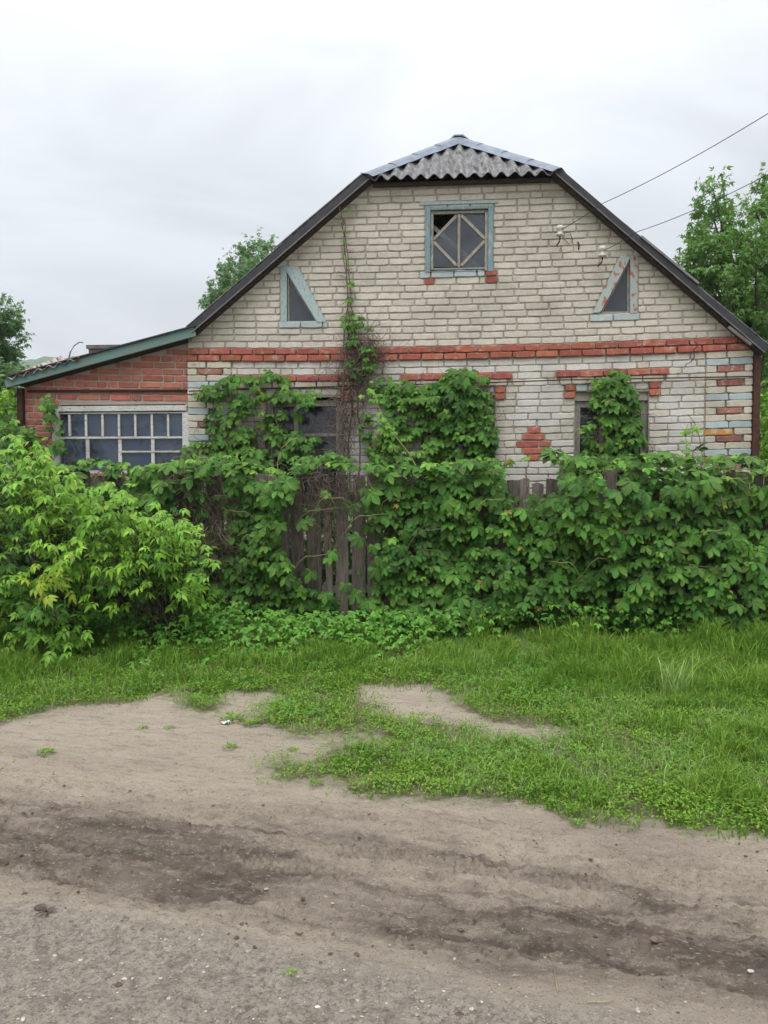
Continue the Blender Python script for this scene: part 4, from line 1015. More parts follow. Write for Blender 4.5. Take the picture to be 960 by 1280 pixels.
wall_creeper('thin creeper climbing the gable wall up to the roof edge', [(452, 440, 20, 40, 1.6), (440, 400, 14, 16, .4), (434, 378, 7, 8, .16), (462, 470, 30, 26, .9), (437, 352, 5, 5, .08), (470, 520, 22, 50, 1.0), (478, 575, 25, 20, .6)], 250, 24, .045, .085, .3, stems=0, depth=.16)
wall_creeper('creeper wrapped round the left corner of the lean-to', [(50, 528, 28, 22, 1.0), (15, 555, 36, 22, 2), (80, 556, 22, 10, .5), (8, 530, 18, 30, 1.0), (62, 500, 14, 9, .18)], 200, 25, .06, .11, .22, depth=.6)

# bare tangled stems
def tangle(label, segs, N, seed, name='dry_vine_tangle', fr=None, r=.0035, spread=1.0, off=(-.06, -.3), mk='dry_stem', cat='dry vines'):
    fr = fr or FN; g = np.random.default_rng(seed); Vs, Fs = [], []; base = None
    for i in range(N):
        cx, cy, rx_, ry_ = segs[g.integers(len(segs))]
        x = cx + g.normal(0, rx_ * .55); y = cy + g.normal(0, ry_ * .5); a = g.uniform(0, 2 * math.pi) if g.random() < .5 else math.pi / 2 + g.normal(0, .5)
        pts = []; o_ = g.uniform(off[1], off[0]); st = g.uniform(3, 8) * spread
        for j in range(8): pts.append(fr.world(fr.hit(x, y, o_ + .03 * math.sin(j + i)))); x += st * math.cos(a); y += st * math.sin(a); a += g.normal(0, .45)
        V, Fc = tube_arrays(pts, r * g.uniform(.6, 1.5), r * .4, 3); n = len(Vs); Vs += V; Fs += [tuple(q + n for q in f) for f in Fc if len(f) == 4]
    base = Vs[0].copy(); base.z = 0
    o = link(name, pm(name, [v - base for v in Vs], Fs, True), None, M[mk]); o.location = base
    return tag(o, label, cat, kind='stuff')
tangle('brown tangle of dead stems hanging over the fence boards', [(405, 596, 42, 9), (425, 602, 30, 12), (410, 640, 7, 36)], 170, 31)
tangle('dark thicket of dead stems on the fence left of centre', [(250, 640, 36, 46), (235, 600, 22, 18), (268, 680, 20, 30)], 420, 32)
tangle('dry twigs caught in the creeper between the right-hand windows', [(500, 605, 28, 14), (670, 640, 45, 25), (815, 610, 30, 16), (895, 630, 14, 40)], 150, 33)
tangle('dense dead stems hanging down the wall beside the left window', [(445, 470, 18, 45), (430, 520, 12, 60), (452, 430, 22, 14)], 380, 34, fr=H, off=(-.03, -.16))
tangle('dead stems inside the creeper over the window openings', [(560, 510, 45, 30), (330, 550, 50, 36), (765, 530, 30, 34), (590, 490, 26, 14)], 300, 35, fr=H, off=(-.03, -.12))
# main climbing stems up to the roof
cv = thing('climbing_stem', H.world(h(436, 640, -.05)) * 1.0, 'thin leafless vine stem reaching the left roof edge', 'vine')
cv.location.z = 0
for k_, path in enumerate(([(440, 640), (436, 560), (442, 480), (434, 440), (436, 400), (433, 350), (430, 300), (428, 275), (424, 258), (420, 250)], [(446, 640), (450, 560), (447, 500), (452, 450), (443, 410), (438, 380), (436, 330), (432, 290), (430, 268)], [(431, 600), (428, 500), (432, 455), (430, 420), (436, 370), (430, 320), (433, 300)])):
    pts = []
    for a, b in zip(path[:-1], path[1:]):
        for j in range(4): f = j / 4; pts.append(H.world(h(a[0] + (b[0] - a[0]) * f + random.uniform(-1.2, 1.2), a[1] + (b[1] - a[1]) * f, -.05 - .02 * k_ - (.12 if b[1] < 262 else 0))))
    tube('stem', pts, .010, .004, M['vine_stem'], cv, 5, cv.location)
for k_ in range(26):
    x, y = 431 + random.uniform(-4, 4), random.uniform(270, 400); a = random.choice([-1, 1]); p = [H.world(h(x + a * j * 2.2, y + random.uniform(-2, 2) - j * .6 * random.uniform(-1, 1), -.05)) for j in range(5)]
    tube('twig', p, .004, .002, M['vine_stem'], cv, 3, cv.location)
cl = leafy(cv, 'cre', CRE, *(lambda P: (P, np.stack([rng.normal(0, .5, len(P)), -.5 + 0 * P[:, 0], -.7 + 0 * P[:, 0]], 1), np.tile([0, -.7, .7], (len(P), 1)), rng.uniform(.02, .045, len(P))))(np.array([tuple(H.world(h(433 + random.uniform(-7, 7), random.uniform(255, 360), -.08))) for _ in range(12)])), 'young_leaf')
# green shoots with small leaves rising above the fence
for k_, (label, path) in enumerate((('curved green shoot leaning over the fence below the diamond of red bricks on the left', [(530, 600), (510, 565), (490, 540), (478, 520), (470, 500), (468, 490)]),
                                    ('thin bare brown shoot standing above the fence near the right striped corner', [(876, 600), (878, 570), (874, 545), (868, 528), (860, 518)]),
                                    ('pale yellow-green shoot standing up right of the right window', [(856, 590), (858, 560), (857, 540), (860, 530)]),
                                    ('pale arching stem in front of the left window', [(348, 600), (347, 578), (352, 560), (364, 550), (372, 547)]))):
    p0 = FN.world(FN.hit(path[0][0], path[0][1], -.2)); pts = []
    for a, b in zip(path[:-1], path[1:]):
        for j in range(3): f = j / 3; pts.append(FN.world(FN.hit(a[0] + (b[0] - a[0]) * f, a[1] + (b[1] - a[1]) * f, -.18)))
    pts.append(FN.world(FN.hit(*path[-1], -.18))); t = thing('vine_shoot', (p0.x, p0.y, p0.z), label, 'vine shoot')
    tube('stem', pts, .007 if k_ == 0 else .0045, .003, M['vine_stem'] if k_ == 1 else M['green_stem'], t, 5, t.location)
    if k_ in (0, 2):
        P = np.array([tuple(pts[random.randrange(2, len(pts))] + Vector((random.gauss(0, .04), random.gauss(0, .03), random.gauss(0, .04)))) for _ in range(34 if k_ == 0 else 12)])
        leafy(t, 'cre', CRE, P, np.stack([rng.normal(0, .6, len(P)), -.5 + 0 * P[:, 0], -.4 + 0 * P[:, 0]], 1), np.tile([0, -.6, .8], (len(P), 1)), rng.uniform(.03, .06, len(P)), 'young_leaf')
# ---- broad leafed saplings in front of the fence on the left
def sapling(label, sprays, seed, mk='lime_leaf', base=None, n=26, size=(.07, .12)):
    """sprays: (px, py, Y, count, length, mk)"""
    g = np.random.default_rng(seed); root = thing('maple_sapling', base, label, 'sapling', 'leafy saplings in front of the fence')
    b = Vector(base)
    groups = {}
    for (px, py, Yd, cnt, L_, mk_) in sprays:
        tip = at(px, py, Yd); st = b + Vector((random.uniform(-.1, .1), random.uniform(0, .2), 0)); mid = st.lerp(tip, .6) + Vector((0, .12, .25))
        pts = [st * ((1 - f) ** 2) + mid * (2 * f * (1 - f)) + tip * (f * f) for f in [i / 9 for i in range(10)]]
        tube('branch', pts, .012, .003, M['bark'], root, 5, root.location)
        for i in range(cnt):
            f = 1 - (i / cnt) ** 1.2 * .42 * L_
            p = st * ((1 - f) ** 2) + mid * (2 * f * (1 - f)) + tip * (f * f) + Vector((g.normal(0, .11), g.normal(0, .10), g.normal(0, .085)))
            dirx = p - b; a = Vector((dirx.x * .25 + g.normal(0, .6), -.55 + g.normal(0, .35), -.30 + g.normal(0, .28)))
            groups.setdefault(mk_, []).append((tuple(p), tuple(a), (g.normal(0, .25), -.35 + g.normal(0, .25), 1), g.uniform(*size)))
    tot = sum(len(v) for v in groups.values())
    for mk_, v in groups.items():
        P, A, Nn, S = [np.array([q[i] for q in v], float) for i in range(4)]
        leafy(root, 'ash', ASH, P, A, Nn, S, mk_, limit=int(295 * len(v) / tot))
    return root
S1 = []
r0 = random.Random(5)
for i in range(44):
    px = r0.uniform(-120, 95); py = r0.uniform(570, 800) - (20 if px < 20 else 0); S1.append((px, py, r0.uniform(6.3, 7.0), 22, 1, 'lime_leaf' if r0.random() < .72 else 'leaf'))
S1 += [(px_, py_, 6.4, 24, .7, 'lime_leaf') for px_, py_ in ((20, 560), (55, 575), (85, 600), (110, 610), (0, 548), (40, 590), (130, 625), (-20, 560))]
S1 += [(60, 728, 6.15, 16, .4, 'yellow_leaf'), (40, 640, 6.3, 22, 1, 'lime_leaf'), (30, 600, 6.4, 30, 1, 'lime_leaf'), (5, 570, 6.4, 30, 1, 'lime_leaf'), (70, 690, 6.2, 24, 1, 'lime_leaf'), (90, 800, 6.3, 18, .6, 'lime_leaf')]
sapling('bright lime and yellow-green maple sapling at the left edge', S1, 41, base=(-2.95, 7.0, 0.03))
S2 = []
for i in range(40):
    px = r0.uniform(85, 245); lo = 610 + max(0, px - 150) * .45; py = r0.uniform(lo, 745); S2.append((px, py, r0.uniform(6.5, 7.1), 17, .8, 'lime_leaf' if r0.random() < .65 else 'leaf'))
S2 += [(235, 712, 6.5, 16, .6, 'lime_leaf'), (215, 675, 6.5, 16, .6, 'lime_leaf'), (125, 690, 6.4, 16, .6, 'lime_leaf'), (185, 640, 6.6, 18, .7, 'lime_leaf'), (120, 640, 6.5, 18, .7, 'lime_leaf'), (160, 705, 6.45, 14, .6, 'lime_leaf')]
sapling('darker green maple sapling spreading right towards the bare fence boards', S2, 42, base=(-2.0, 7.05, 0.03), size=(.065, .11))

# ---- trees
def tree(label, base, trunk_h, lobes, seed, mk='tree_leaf', dens=1.6, leaf=(.07, .12), name='tree', tr=.14):
    """lobes: (x,y,z, r) world; sprigs of leaves through each lobe, limbs from trunk to lobes"""
    g = np.random.default_rng(seed); b = Vector(base); root = thing(name, base, label, 'tree', 'trees around the house')
    top = b + Vector((random.uniform(-.2, .2), 0, trunk_h)); pts = [b.lerp(top, i / 7) + Vector((.06 * math.sin(i), .05 * math.cos(i * 1.3), 0)) for i in range(8)]
    tube('trunk', pts, tr, tr * .45, M['bark'], root, 8, b)
    P, A, Nn, S = [], [], [], []
    for li, (x, y, z, r_) in enumerate(lobes):
        c = Vector((x, y, z)); f = min(1, max(.25, (z - b.z) / trunk_h * .6)); st = b.lerp(top, f)
        mid = st.lerp(c, .5) + Vector((0, 0, -.1 * (c - st).length))
        tube('limb', [st * ((1 - q) ** 2) + mid * (2 * q * (1 - q)) + c * q * q for q in [i / 7 for i in range(8)]], tr * .4, .012, M['bark'], root, 5, b)
        ns = int(46 * (r_ / .5) ** 2 * dens)
        for k_ in range(ns):
            d = g.normal(size=3); d /= np.linalg.norm(d); rad = r_ * g.uniform(.15, 1) ** .5 * (1 + .25 * (g.random() < .12))
            s0 = np.array([x, y, z]) + d * rad * np.array([1, 1, .95]); dr = d * .5 + np.array([0, 0, .45]) + g.normal(0, .3, 3); dr /= np.linalg.norm(dr); L_ = g.uniform(.15, .38)
            q = int(g.integers(9, 17))
            for j in range(q):
                t = j / q; p = s0 + dr * L_ * t + g.normal(0, .035, 3); P.append(p); a = d * .3 + g.normal(0, .6, 3) + dr * .3; a[2] -= .35; A.append(a)
                n_ = g.normal(0, .45, 3); n_[2] += 1; n_[1] -= .2; Nn.append(n_); S.append(g.uniform(*leaf))
    P, A, Nn, S = map(np.array, (P, A, Nn, S)); idx = g.integers(0, len(LOW), len(P))
    V, T, U = scatter(LOW, idx, P - np.array(b), basis(A, Nn), S); tag(link('crown', npmesh('crown', V, T, U, smooth=False), root, M[mk]), kind='stuff')
    return root
def lobes_px(lst, Y0, spread, g):
    o = []
    for px, py, r_ in lst:
        Yd = Y0 + g.uniform(-spread, spread); p = at(px, py, Yd); o.append((p.x, p.y, p.z, r_ / F * Yd))
    return o
g_ = random.Random(3)
R1 = [(892, 240, 13), (889, 262, 15), (893, 290, 22), (872, 300, 12), (905, 275, 14), (880, 330, 26), (905, 330, 30), (925, 300, 20), (868, 355, 18), (900, 370, 34), (935, 350, 34), (880, 395, 26), (920, 410, 40), (960, 400, 40), (945, 460, 40), (975, 500, 42), (960, 545, 36), (990, 590, 40), (1000, 640, 40), (872, 318, 10), (862, 342, 8), (945, 305, 20), (912, 455, 30)]
tree('tall maple with an uneven pointed crown behind the right roof slope', at(935, 740, 14.5) * Vector((1, 1, 0)) if False else Vector((6.9, 14.5, 0)), 5.0, lobes_px(R1, 14.3, .7, g_), 51, leaf=(.07, .125))
R2 = [(957, 240, 14), (962, 270, 22), (975, 300, 32), (1010, 290, 36), (990, 350, 45), (1030, 360, 50), (1020, 430, 55), (1050, 500, 55), (1030, 560, 50), (945, 265, 8), (1040, 600, 50), (1080, 420, 60)]
tree('leafy maple at the right edge beyond the pointed one', Vector((8.4, 15.2, 0)), 5.5, lobes_px(R2, 15.2, .7, g_), 52, leaf=(.07, .125))
R3 = [(322, 322, 16), (305, 335, 18), (330, 345, 22), (290, 350, 18), (278, 365, 16), (300, 370, 24), (268, 382, 14), (330, 380, 34), (290, 400, 26), (350, 420, 40), (310, 440, 40), (262, 375, 7), (340, 312, 10), (300, 322, 8)]
tree('grey-green tree rising behind the left roof slope', Vector((-3.0, 19.0, 0)), 5.0, lobes_px(R3, 19, .8, g_), 53, mk='pale_tree_leaf', leaf=(.075, .12), dens=1.3)
R4 = [(5, 400, 16), (-15, 395, 26), (8, 425, 18), (-20, 430, 34), (0, 455, 22), (-40, 480, 50), (10, 470, 14), (-50, 420, 40), (-5, 500, 30)]
tree('grey-green tree at the far left edge above the lean-to eave', Vector((-10.2, 18.0, 0)), 4.0, lobes_px(R4, 18, .8, g_), 54, mk='pale_tree_leaf', leaf=(.09, .14))
R5 = [(960, 560, 30), (985, 600, 36), (955, 620, 28), (1010, 540, 40), (1030, 620, 40), (950, 590, 14), (965, 520, 18)]
tree('bright bush beside the right corner of the house', Vector((5.6, 10.8, 0)), 1.6, lobes_px(R5, 10.9, .4, g_), 55, mk='lime_leaf', leaf=(.06, .10), name='bush', tr=.05)
R6 = [(-5, 505, 16), (-20, 530, 26), (-40, 560, 36), (10, 540, 14), (0, 490, 9), (-60, 510, 30)]
tree('bright bush growing behind the fence by the lean-to eave', Vector((-5.2, 9.4, 0)), 1.8, lobes_px(R6, 9.4, .25, g_), 56, mk='lime_leaf', leaf=(.06, .10), name='bush', tr=.05)
#PART3
# ================================================================== PART 3: grass, herbs, small things
def sample_ground(n, x0, x1, y0, y1, g):
    x = g.uniform(x0, x1, n); y = g.uniform(y0, y1, n); ok = np.abs(x) < (.56 * y + .5 + 2.1 * g.uniform(0, 1, n) ** 3); return x[ok], y[ok]
def blades(name, x, y, hgt, wid, lean, g, mk, label, cat):
    n = len(x); z = gz(x, y) - .006; az = g.uniform(0, 2 * math.pi, n); ln = g.uniform(.15, 1, n) * lean; d = np.stack([np.cos(az), np.sin(az)], 1)
    wa = g.uniform(0, 2 * math.pi, n); wv = np.stack([np.cos(wa), np.sin(wa)], 1) * wid[:, None] / 2
    V = np.zeros((n, 5, 3)); b = np.stack([x, y], 1)
    V[:, 0, :2] = b - wv; V[:, 1, :2] = b + wv; V[:, 0, 2] = V[:, 1, 2] = z
    m_ = b + d * (hgt * ln * .35)[:, None]; V[:, 2, :2] = m_ - wv * .8; V[:, 3, :2] = m_ + wv * .8; V[:, 2, 2] = V[:, 3, 2] = z + hgt * .6
    V[:, 4, :2] = b + d * (hgt * ln)[:, None]; V[:, 4, 2] = z + hgt * (1 - .35 * ln)
    T = np.array([(0, 1, 3), (0, 3, 2), (2, 3, 4)]); T = (T[None] + (np.arange(n) * 5)[:, None, None]).reshape(-1, 3)
    o = link(name, npmesh(name, V.reshape(-1, 3), T, smooth=False), None, M[mk]); return tag(o, label, cat, kind='stuff')
g = np.random.default_rng(77)
# mown and wild grass
x, y = sample_ground(700000, -7, 7, 3.0, 7.8, g)
m_ = g.uniform(0, 1, len(x)) < grassprob(x, y) ** 1.3; x, y = x[m_], y[m_]
px, py = topx(x, y, 0 * x)
# denser near the camera so that the covered pixels stay even
keep = g.uniform(0, 1, len(x)) < np.clip(.72 * (5.2 / y) ** 1.2, 0, 1) * (.25 + .75 * sm(.3, .5, fbm(x * 5, y * 5, 61, 3))); x, y, px, py = x[keep], y[keep], px[keep], py[keep]
edge = grassmask(x + .0, y - .16) & grassmask(x, y + .1)
right = sm(560, 760, px) * sm(1060, 960, py - (px - 700) * .12)
tall = .028 + .085 * sm(900, 835, py) + .065 * right * (.35 + .9 * sm(.4, .65, fbm(x * 1.6, y * 1.6, 62, 3)))
tall = tall * np.where(edge, 1, .55) * g.uniform(.4, 1.4, len(x)) * (.45 + 1.1 * sm(.35, .65, fbm(x * 4, y * 4, 69, 3)))
blades('grass', x, y, tall, g.uniform(.004, .0078, len(x)) * (1 + .3 * (tall > .09)), .9, g, 'grass', 'green grass verge between the dirt lane and the fence', 'grass')
x, y = sample_ground(84000, -7, 7, 3.4, 7.4, g); m_ = grassmask(x, y) & (topx(x, y, 0 * x)[0] > 560) | (grassmask(x, y) & (g.uniform(0, 1, len(x)) < .25)); x, y = x[m_], y[m_]
k_ = fbm(x * 2.2, y * 2.2, 63, 3) > .47; x, y = x[k_], y[k_]
blades('pale_grass', x, y, g.uniform(.06, .17, len(x)) * np.where(topx(x, y, 0 * x)[1] < 1000, 1, .55), g.uniform(.003, .005, len(x)), 1.1, g, 'pale_grass', 'long pale grass blades mixed into the right part of the verge', 'grass')
x, y = sample_ground(16000, -4.8, 4.8, 3.4, 7.4, g); m_ = grassprob(x, y) > .6; x, y = x[m_], y[m_]
blades('dry_grass', x, y, g.uniform(.03, .12, len(x)), g.uniform(.002, .004, len(x)), 1.6, g, 'straw', 'scattered dry straw-coloured blades in the verge', 'grass')
# low herb with tiny leaves (front of the verge)
x, y = sample_ground(970000, -6.6, 6.6, 3.0, 7.6, g); m_ = g.uniform(0, 1, len(x)) < grassprob(x, y) * .985 + .0006 + .03 * sm(.66, .74, fbm(x * 3, y * 5, 67, 3)) * (y > 4.2); x, y = x[m_], y[m_]
px, py = topx(x, y, 0 * x); dn = np.clip(.15 + .85 * sm(830, 880, py) + .2 * sm(.5, .6, fbm(x * 2, y * 2, 64, 2)), 0, 1) * (.12 + .88 * sm(.30, .46, fbm(x * 7, y * 7, 65, 3)))
k_ = g.uniform(0, 1, len(x)) < dn * .62; x, y = x[k_], y[k_]; n = len(x)
hh = .012 + .05 * fbm(x * 6, y * 6, 66, 3) * g.uniform(.4, 1.2, n) + .02 * g.uniform(0, 1, n)
az = g.uniform(0, 2 * math.pi, n); L_ = g.uniform(.012, .026, n); tl = g.uniform(-.25, .8, n)
d = np.stack([np.cos(az) * np.cos(tl), np.sin(az) * np.cos(tl), np.sin(tl)], 1) * L_[:, None]; sd = np.stack([-np.sin(az), np.cos(az), g.uniform(-.5, .5, n)], 1) * (L_ * .24)[:, None]
b = np.stack([x, y, gz(x, y) + hh], 1); V = np.stack([b, b + d * .5 + sd, b + d, b + d * .5 - sd], 1).reshape(-1, 3)
T = (np.array([(0, 1, 2), (0, 2, 3)])[None] + (np.arange(n) * 4)[:, None, None]).reshape(-1, 3)
tag(link('ground_cover', npmesh('ground_cover', V, T, smooth=False), None, M['herb']), 'low small-leaved green herb matted over the front of the verge', 'ground cover', kind='stuff')
# broad-leaved weeds at the foot of the fence
def weeds(label, n, fx, seed, mk, size, tpl, name='weeds'):
    g = np.random.default_rng(seed); x = g.uniform(-4.6, 4.8, n); y = 7.35 - np.abs(g.normal(0, .40, n)) * fx(x)
    ok = (y > 6.0) & (g.uniform(0, 1, n) < 1 - .85 * sm(-.2, .9, x)); x, y = x[ok], y[ok]; n = len(x); px, py = topx(x, y, 0 * x)
    hgt = (.06 + .26 * sm(6.3, 7.2, y) * g.uniform(.2, 1, n)) * (.6 + .8 * fbm(x * 2, y * 2, 68, 2))
    P = np.stack([x, y, gz(x, y) + hgt], 1); A = np.stack([g.normal(0, .8, n), -.4 + g.normal(0, .6, n), -.15 + g.normal(0, .25, n)], 1); Nn = np.stack([g.normal(0, .3, n), -.3 + g.normal(0, .3, n), np.ones(n)], 1)
    V, T, U = scatter(tpl, g.integers(0, len(tpl), n), P, basis(A, Nn), g.uniform(*size, n)); tag(link(name, npmesh(name, V, T, U), None, M[mk]), label, 'weeds', kind='stuff')
weeds('leafy green weeds crowding the foot of the fence', 4300, lambda x: .22 + .95 * sm(1.2, -.4, x) * sm(-3.0, -1.6, x) * (.5 + fbm(x * 2.5, x * 0, 12, 3)), 71, 'weed_leaf', (.035, .065), TRI)
weeds('bright young weeds between the grass and the fence', 1300, lambda x: .7 + .6 * sm(1, -1, x), 72, 'young_leaf', (.025, .05), TRI)
# clover and plantain leaves through the grass
g = np.random.default_rng(303); x, y = sample_ground(44000, -7, 7, 4.2, 7.4, g); ok = (grassprob(x, y) > .8) & (fbm(x * 1.8, y * 2.4, 304, 3) > .50); x, y = x[ok], y[ok]; n = len(x)
V, T, U = scatter(LOW, g.integers(0, 6, n), np.stack([x, y, gz(x, y) + g.uniform(.02, .085, n)], 1), basis(np.stack([g.normal(0, 1, n), g.normal(-.3, 1, n), g.normal(0, .3, n)], 1), np.stack([g.normal(0, .3, n), g.normal(-.2, .3, n), np.ones(n)], 1)), g.uniform(.014, .032, n))
tag(link('clover', npmesh('clover', V, T, U), None, M['weed_leaf']), 'patches of small three-leaved weeds mixed into the grass', 'ground cover', kind='stuff')
# single plants that can be told apart
def plant(name, px, py, label, cat, tpl, kind, n, L_, mk, up=.9, seed=0, group=None, stalk=0.0):
    p = G(px, py); z = float(gz(p.x, p.y)); r = thing(name, (p.x, p.y, z), label, cat, group); jr = .01 if L_ > .09 else L_ * 1.1; g = np.random.default_rng(seed)
    P, A, Nn, S = [], [], [], []
    for i in range(n):
        a = 2 * math.pi * i / n * 2.4 + g.uniform(-.3, .3); u = up * g.uniform(.4, 1.1); q_ = jr * (1 if jr == .01 else math.sqrt(g.uniform())); P.append((p.x + q_ * math.cos(a), p.y + q_ * math.sin(a), z + stalk * g.uniform(.2, 1)))
        A.append((math.cos(a), math.sin(a), u)); Nn.append((-math.cos(a) * u * .8, -math.sin(a) * u * .8, 1)); S.append(L_ * g.uniform(.6, 1.1) * (1 if jr == .01 else .55))
    leafy(r, kind, tpl, P, A, Nn, S, mk)
    if stalk: tube('stalk', [(0, 0, 0), (0, .0, stalk)], .005, .003, M['green_stem'], r, 4)
    return r
plant('dock_plant', 178, 812, 'broad-leaved dock plant with upright leaves below the darker sapling', 'plant', BROAD, 'broad', 9, .24, 'weed_leaf', 2.2, 1)
plant('dock_plant', 745, 838, 'broad-leaved dock plant in the grass at the foot of the right creeper', 'plant', BROAD, 'broad', 8, .17, 'weed_leaf', 1.7, 2)
plant('dock_plant', 885, 812, 'tall broad-leaved plant against the creeper near the right edge', 'plant', BROAD, 'broad', 10, .27, 'weed_leaf', 2.4, 3)
plant('dock_plant', 492, 800, 'broad-leaved plant in the grass just right of centre', 'plant', BROAD, 'broad', 8, .2, 'weed_leaf', 2.0, 4)
# tufts on the bare earth
tufts = [(57, 940, 26, .04, 'small weed tuft alone on the bare earth at far left'), (179, 909, 14, .028, 'left of two tiny tufts below the grass edge'), (212, 910, 14, .028, 'right of two tiny tufts below the grass edge'),
         (287, 936, 20, .035, 'brownish weed tuft left of the grass island'), (290, 903, 30, .06, 'weed tuft beside the white scrap'), (315, 908, 40, .05, 'dense weed tuft touching the grass island'), (365, 939, 16, .025, 'flat weed sprout between two grass islands'), (395, 982, 24, .03, 'sparse sprouts at the front tip of the grass island'),
         (363, 1218, 10, .02, 'lone sprout on the gravelly near part of the lane'), (722, 1033, 30, .03, 'yellowish low sprouts at the grass edge, right of centre')]
for k_, (px, py, n, L_, lab) in enumerate(tufts): plant('weed_tuft', px, py, lab, 'weed', SIM, 'sim', n * 3, L_, 'herb', 1.2, 100 + k_, 'weed tufts on the bare earth', L_ * .5)
# tall single grass clumps against the creeper
for k_, (px, py, lab) in enumerate(((598, 812, 'tall grass clump at the foot of the middle creeper'), (728, 815, 'tall grass clump with long thin blades left of the right dock plant'), (840, 880, 'arching pale grass clump in the right part of the verge'), (925, 850, 'dense tall grass clump by the right edge'))):
    p = G(px, py); n = 90; gg = np.random.default_rng(200 + k_); xx = gg.normal(0, .05, n); yy = gg.normal(0, .04, n); az = gg.uniform(0, 6.28, n); hg = gg.uniform(.18, .42, n)
    Vg = []; Fg = []
    for i in range(n):
        d = (math.cos(az[i]), math.sin(az[i])); w_ = .004; q = len(Vg); ln = gg.uniform(.1, .7)
        for t, ww in ((0, 1), (.4, 1), (.75, .7)):
            Vg += [(xx[i] + d[0] * hg[i] * ln * t * t - w_ * ww * d[1], yy[i] + d[1] * hg[i] * ln * t * t + w_ * ww * d[0], hg[i] * (t - .3 * ln * t * t)), (xx[i] + d[0] * hg[i] * ln * t * t + w_ * ww * d[1], yy[i] + d[1] * hg[i] * ln * t * t - w_ * ww * d[0], hg[i] * (t - .3 * ln * t * t))]
        Vg.append((xx[i] + d[0] * hg[i] * ln, yy[i] + d[1] * hg[i] * ln, hg[i] * (1 - .3 * ln)))
        Fg += [(q, q + 1, q + 3, q + 2), (q + 2, q + 3, q + 5, q + 4), (q + 4, q + 5, q + 6)]
    o = link('grass_clump', pm('grass_clump', Vg, Fg), None, M['pale_grass' if k_ == 2 else 'grass']); o.location = (p.x, p.y, float(gz(p.x, p.y))); tag(o, lab, 'grass', 'tall grass clumps')
# pebbles and crumbs
def stones(name, n, fmask, smin, smax, mk, label, cat, seed):
    g = np.random.default_rng(seed); x = g.uniform(-2.6, 2.6, n); y = 1.9 + 3.4 * g.uniform(0, 1, n) ** 1.6; ok = (np.abs(x) < .56 * y + .2) & fmask(x, y, g); x, y = x[ok], y[ok]; n = len(x)
    O = np.array([(1, 0, 0), (0, 1, 0), (-1, 0, 0), (0, -1, 0), (0, 0, 1), (.6, .6, .55), (-.6, .6, .5), (-.6, -.6, .55), (.6, -.6, .5), (0, 0, -.6)], float)
    T = np.array([(0, 5, 8), (0, 1, 5), (1, 6, 5), (1, 2, 6), (2, 7, 6), (2, 3, 7), (3, 8, 7), (3, 0, 8), (4, 8, 5), (4, 5, 6), (4, 6, 7), (4, 7, 8)])
    s = smin * (smax / smin) ** (g.uniform(0, 1, n) ** 2.5); jit = g.uniform(.7, 1.25, (n, 10, 1)); sc3 = g.uniform(.6, 1.2, (n, 1, 3)) * np.array([1, 1, .55]); az = g.uniform(0, 6.28, n)
    V = O[None] * jit * sc3 * s[:, None, None]; c, s2 = np.cos(az)[:, None], np.sin(az)[:, None]
    W = np.stack([V[:, :, 0] * c - V[:, :, 1] * s2 + x[:, None], V[:, :, 0] * s2 + V[:, :, 1] * c + y[:, None], V[:, :, 2] + (gz(x, y) + s * .1)[:, None]], 2)
    T = (T[None] + (np.arange(n) * 10)[:, None, None]).reshape(-1, 3)
    tag(link(name, npmesh(name, W.reshape(-1, 3), T, smooth=False), None, M[mk]), label, cat, kind='stuff')
def near_(x, y, g): a, b = road(x, y); return g.uniform(0, 1, len(x)) < .06 + .94 * sm(2.50, 2.25, b + .2 * (fbm(a * 2, b * 3, 81, 3) - .5))
def muddy(x, y, g): a, b = road(x, y); return (g.uniform(0, 1, len(x)) < .15 + .85 * sm(.45, .6, fbm(a * 2, b * 6, 82, 3))) & (b > 2.35) & (b < 3.6)
stones('gravel', 15000, near_, .0016, .0085, 'stone', 'fine grey gravel in the near part of the lane', 'gravel', 91)
stones('pale_gravel', 1500, near_, .0015, .005, 'pale_stone', 'few pale stones among the grey gravel', 'gravel', 92)
stones('mud_crumbs', 7000, muddy, .002, .012, 'clod', 'dark crumbs of wet soil along the muddy wheel tracks', 'soil', 93)
def deb(x, y, g): return g.uniform(0, 1, len(x)) < .25
# single small objects on the lane
def clod(px, py, s, lab, mk='clod', flat=.45, seed=0, name='soil_clod', cat='clod'):
    g = np.random.default_rng(seed); p = G(px, py); V = []; Fc = []; nu, nv = 12, 7
    for j in range(nv + 1):
        for i in range(nu):
            th = math.pi * j / nv; ph = 2 * math.pi * i / nu; r = s * (.75 + .5 * float(vn(math.cos(ph) * 1.7 + 5, math.sin(ph) * 1.7 + th * 1.5, seed)) + g.uniform(-.06, .06))
            V.append((r * math.sin(th) * math.cos(ph) * 1.3, r * math.sin(th) * math.sin(ph), r * math.cos(th) * flat + s * .1))
    for j in range(nv):
        for i in range(nu): Fc.append((j * nu + i, (j + 1) * nu + i, (j + 1) * nu + (i + 1) % nu, j * nu + (i + 1) % nu))
    o = link(name, pm(name, V, Fc), None, M[mk]); o.location = (p.x, p.y, float(gz(p.x, p.y))); return tag(o, lab, cat)
q_ = G(57, 1140); dl = thing('dead_leaf', (q_.x, q_.y, float(gz(q_.x, q_.y))), 'dark curled dead leaf lying alone on the left of the lane', 'leaf')
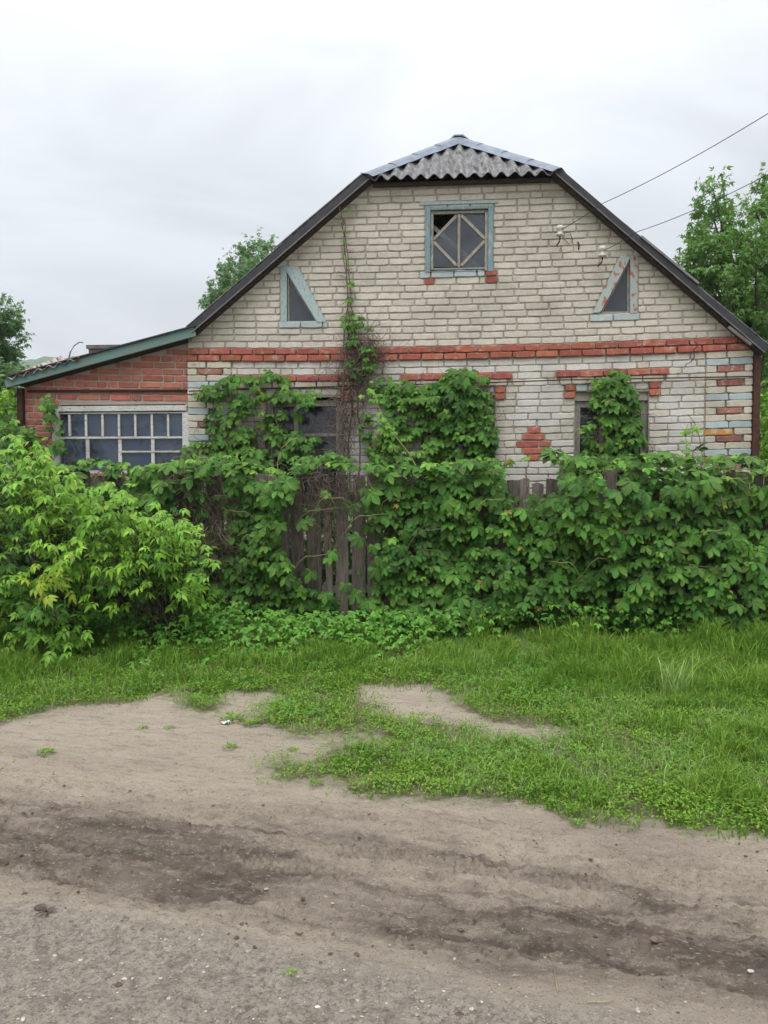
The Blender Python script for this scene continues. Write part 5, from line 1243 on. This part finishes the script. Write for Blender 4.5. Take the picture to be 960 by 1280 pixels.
for k_, (ax_, nr_, s_) in enumerate((((1, .2, .55), (-.3, -.5, 1), .040), ((-.9, .3, .7), (.3, -.7, .8), .036), ((.3, -.8, .5), (.2, .3, 1), .034), ((-.3, .9, .9), (.5, -.4, .6), .034), ((-.8, -.6, .4), (.1, .2, 1), .038), ((.7, .7, .6), (.2, .1, 1), .036), ((.8, -.5, .9), (.6, .1, .7), .03))):
    leafy(dl, 'broad', BROAD, [(q_.x, q_.y, float(gz(q_.x, q_.y)) + .006)], [ax_], [nr_], [s_], 'clod', name='blade')
clod(50, 1133, .016, 'small dark crumb behind the curled lump on the left', seed=2)
clod(822, 1182, .018, 'reddish brown clod in the dark mud on the right', seed=3); clod(574, 1268, .011, 'small dark clod near the bottom edge, right of centre', seed=4)
clod(149, 1230, .009, 'dark pebble on the gravel at lower left', seed=5); clod(333, 1107, .007, 'whitish pebble beside the tyre tracks', 'stone', seed=6, name='pebble', cat='pebble')
clod(101, 1199, .006, 'pale pebble on the gravel at left', 'pale_stone', seed=7, name='pebble', cat='pebble'); clod(397, 1257, .006, 'pale pebble near the bottom, left of centre', 'pale_stone', seed=8, name='pebble', cat='pebble')
clod(739, 1122, .005, 'whitish pebble in the mud right of centre', 'pale_stone', seed=9, name='pebble', cat='pebble'); clod(938, 1212, .008, 'pale stone in the mud at right edge', 'pale_stone', seed=10, name='pebble', cat='pebble')
p = G(282, 906); V_ = []; 
for j in range(5):
    for i in range(6): V_.append((.010 * i - .025, .010 * j - .02, .008 + random.uniform(0, .014)))
o = link('paper_scrap', pm('paper_scrap', V_, [(j * 6 + i, j * 6 + i + 1, j * 6 + i + 7, j * 6 + i + 6) for j in range(4) for i in range(5)]), None, M['paper']); o.location = (p.x, p.y, float(gz(p.x, p.y))); tag(o, 'crumpled white scrap at the grass edge left of the grass island', 'litter'); so = o.modifiers.new('s', 'SOLIDIFY'); so.thickness = .002
for k_, (a, b, lab) in enumerate((((693, 1214), (697, 1243), 'short straw standing across the lane right of centre'), ((734, 1257), (768, 1255), 'straw lying near the bottom edge on the right'), ((150, 965), (163, 968), 'short pale straw on the bare earth at left'), ((640, 1222), (650, 1220), 'stub of pale straw on the mud right of centre'), ((604, 1024), (632, 1035), 'thin twig lying just below the grass edge'))):
    A, B = G(*a), G(*b); pts = [A.lerp(B, i / 4) for i in range(5)]; pts = [Vector((q.x, q.y, float(gz(q.x, q.y)) + .006 + .003 * (i % 2))) for i, q in enumerate(pts)]
    o = tube('straw', [q - pts[0] for q in pts], .0022, .0014, M['straw'] if k_ < 4 else M['vine_stem'], None, 4); o.location = pts[0]; tag(o, lab, 'straw')
# ------------------------------------------------------------------ haze
hz = MB().box((-1050, -350, -3), (1050, 1050, 125)).build('haze', None, None) if False else None
me = MB().box((-1050, -350, -3), (1050, 1050, 125)); hzm = pm('haze', me.V, me.F); hm = bpy.data.materials.new('haze_air'); hm.use_nodes = True; hn_ = hm.node_tree; hn_.nodes.clear()
ho = hn_.nodes.new('ShaderNodeOutputMaterial'); hv_ = hn_.nodes.new('ShaderNodeVolumePrincipled'); hv_.inputs['Color'].default_value = (.93, .96, 1, 1); hv_.inputs['Density'].default_value = .0006; hv_.inputs['Anisotropy'].default_value = .2
hn_.links.new(hv_.outputs[0], ho.inputs['Volume']); tag(link('haze', hzm, None, hm), kind='stuff')
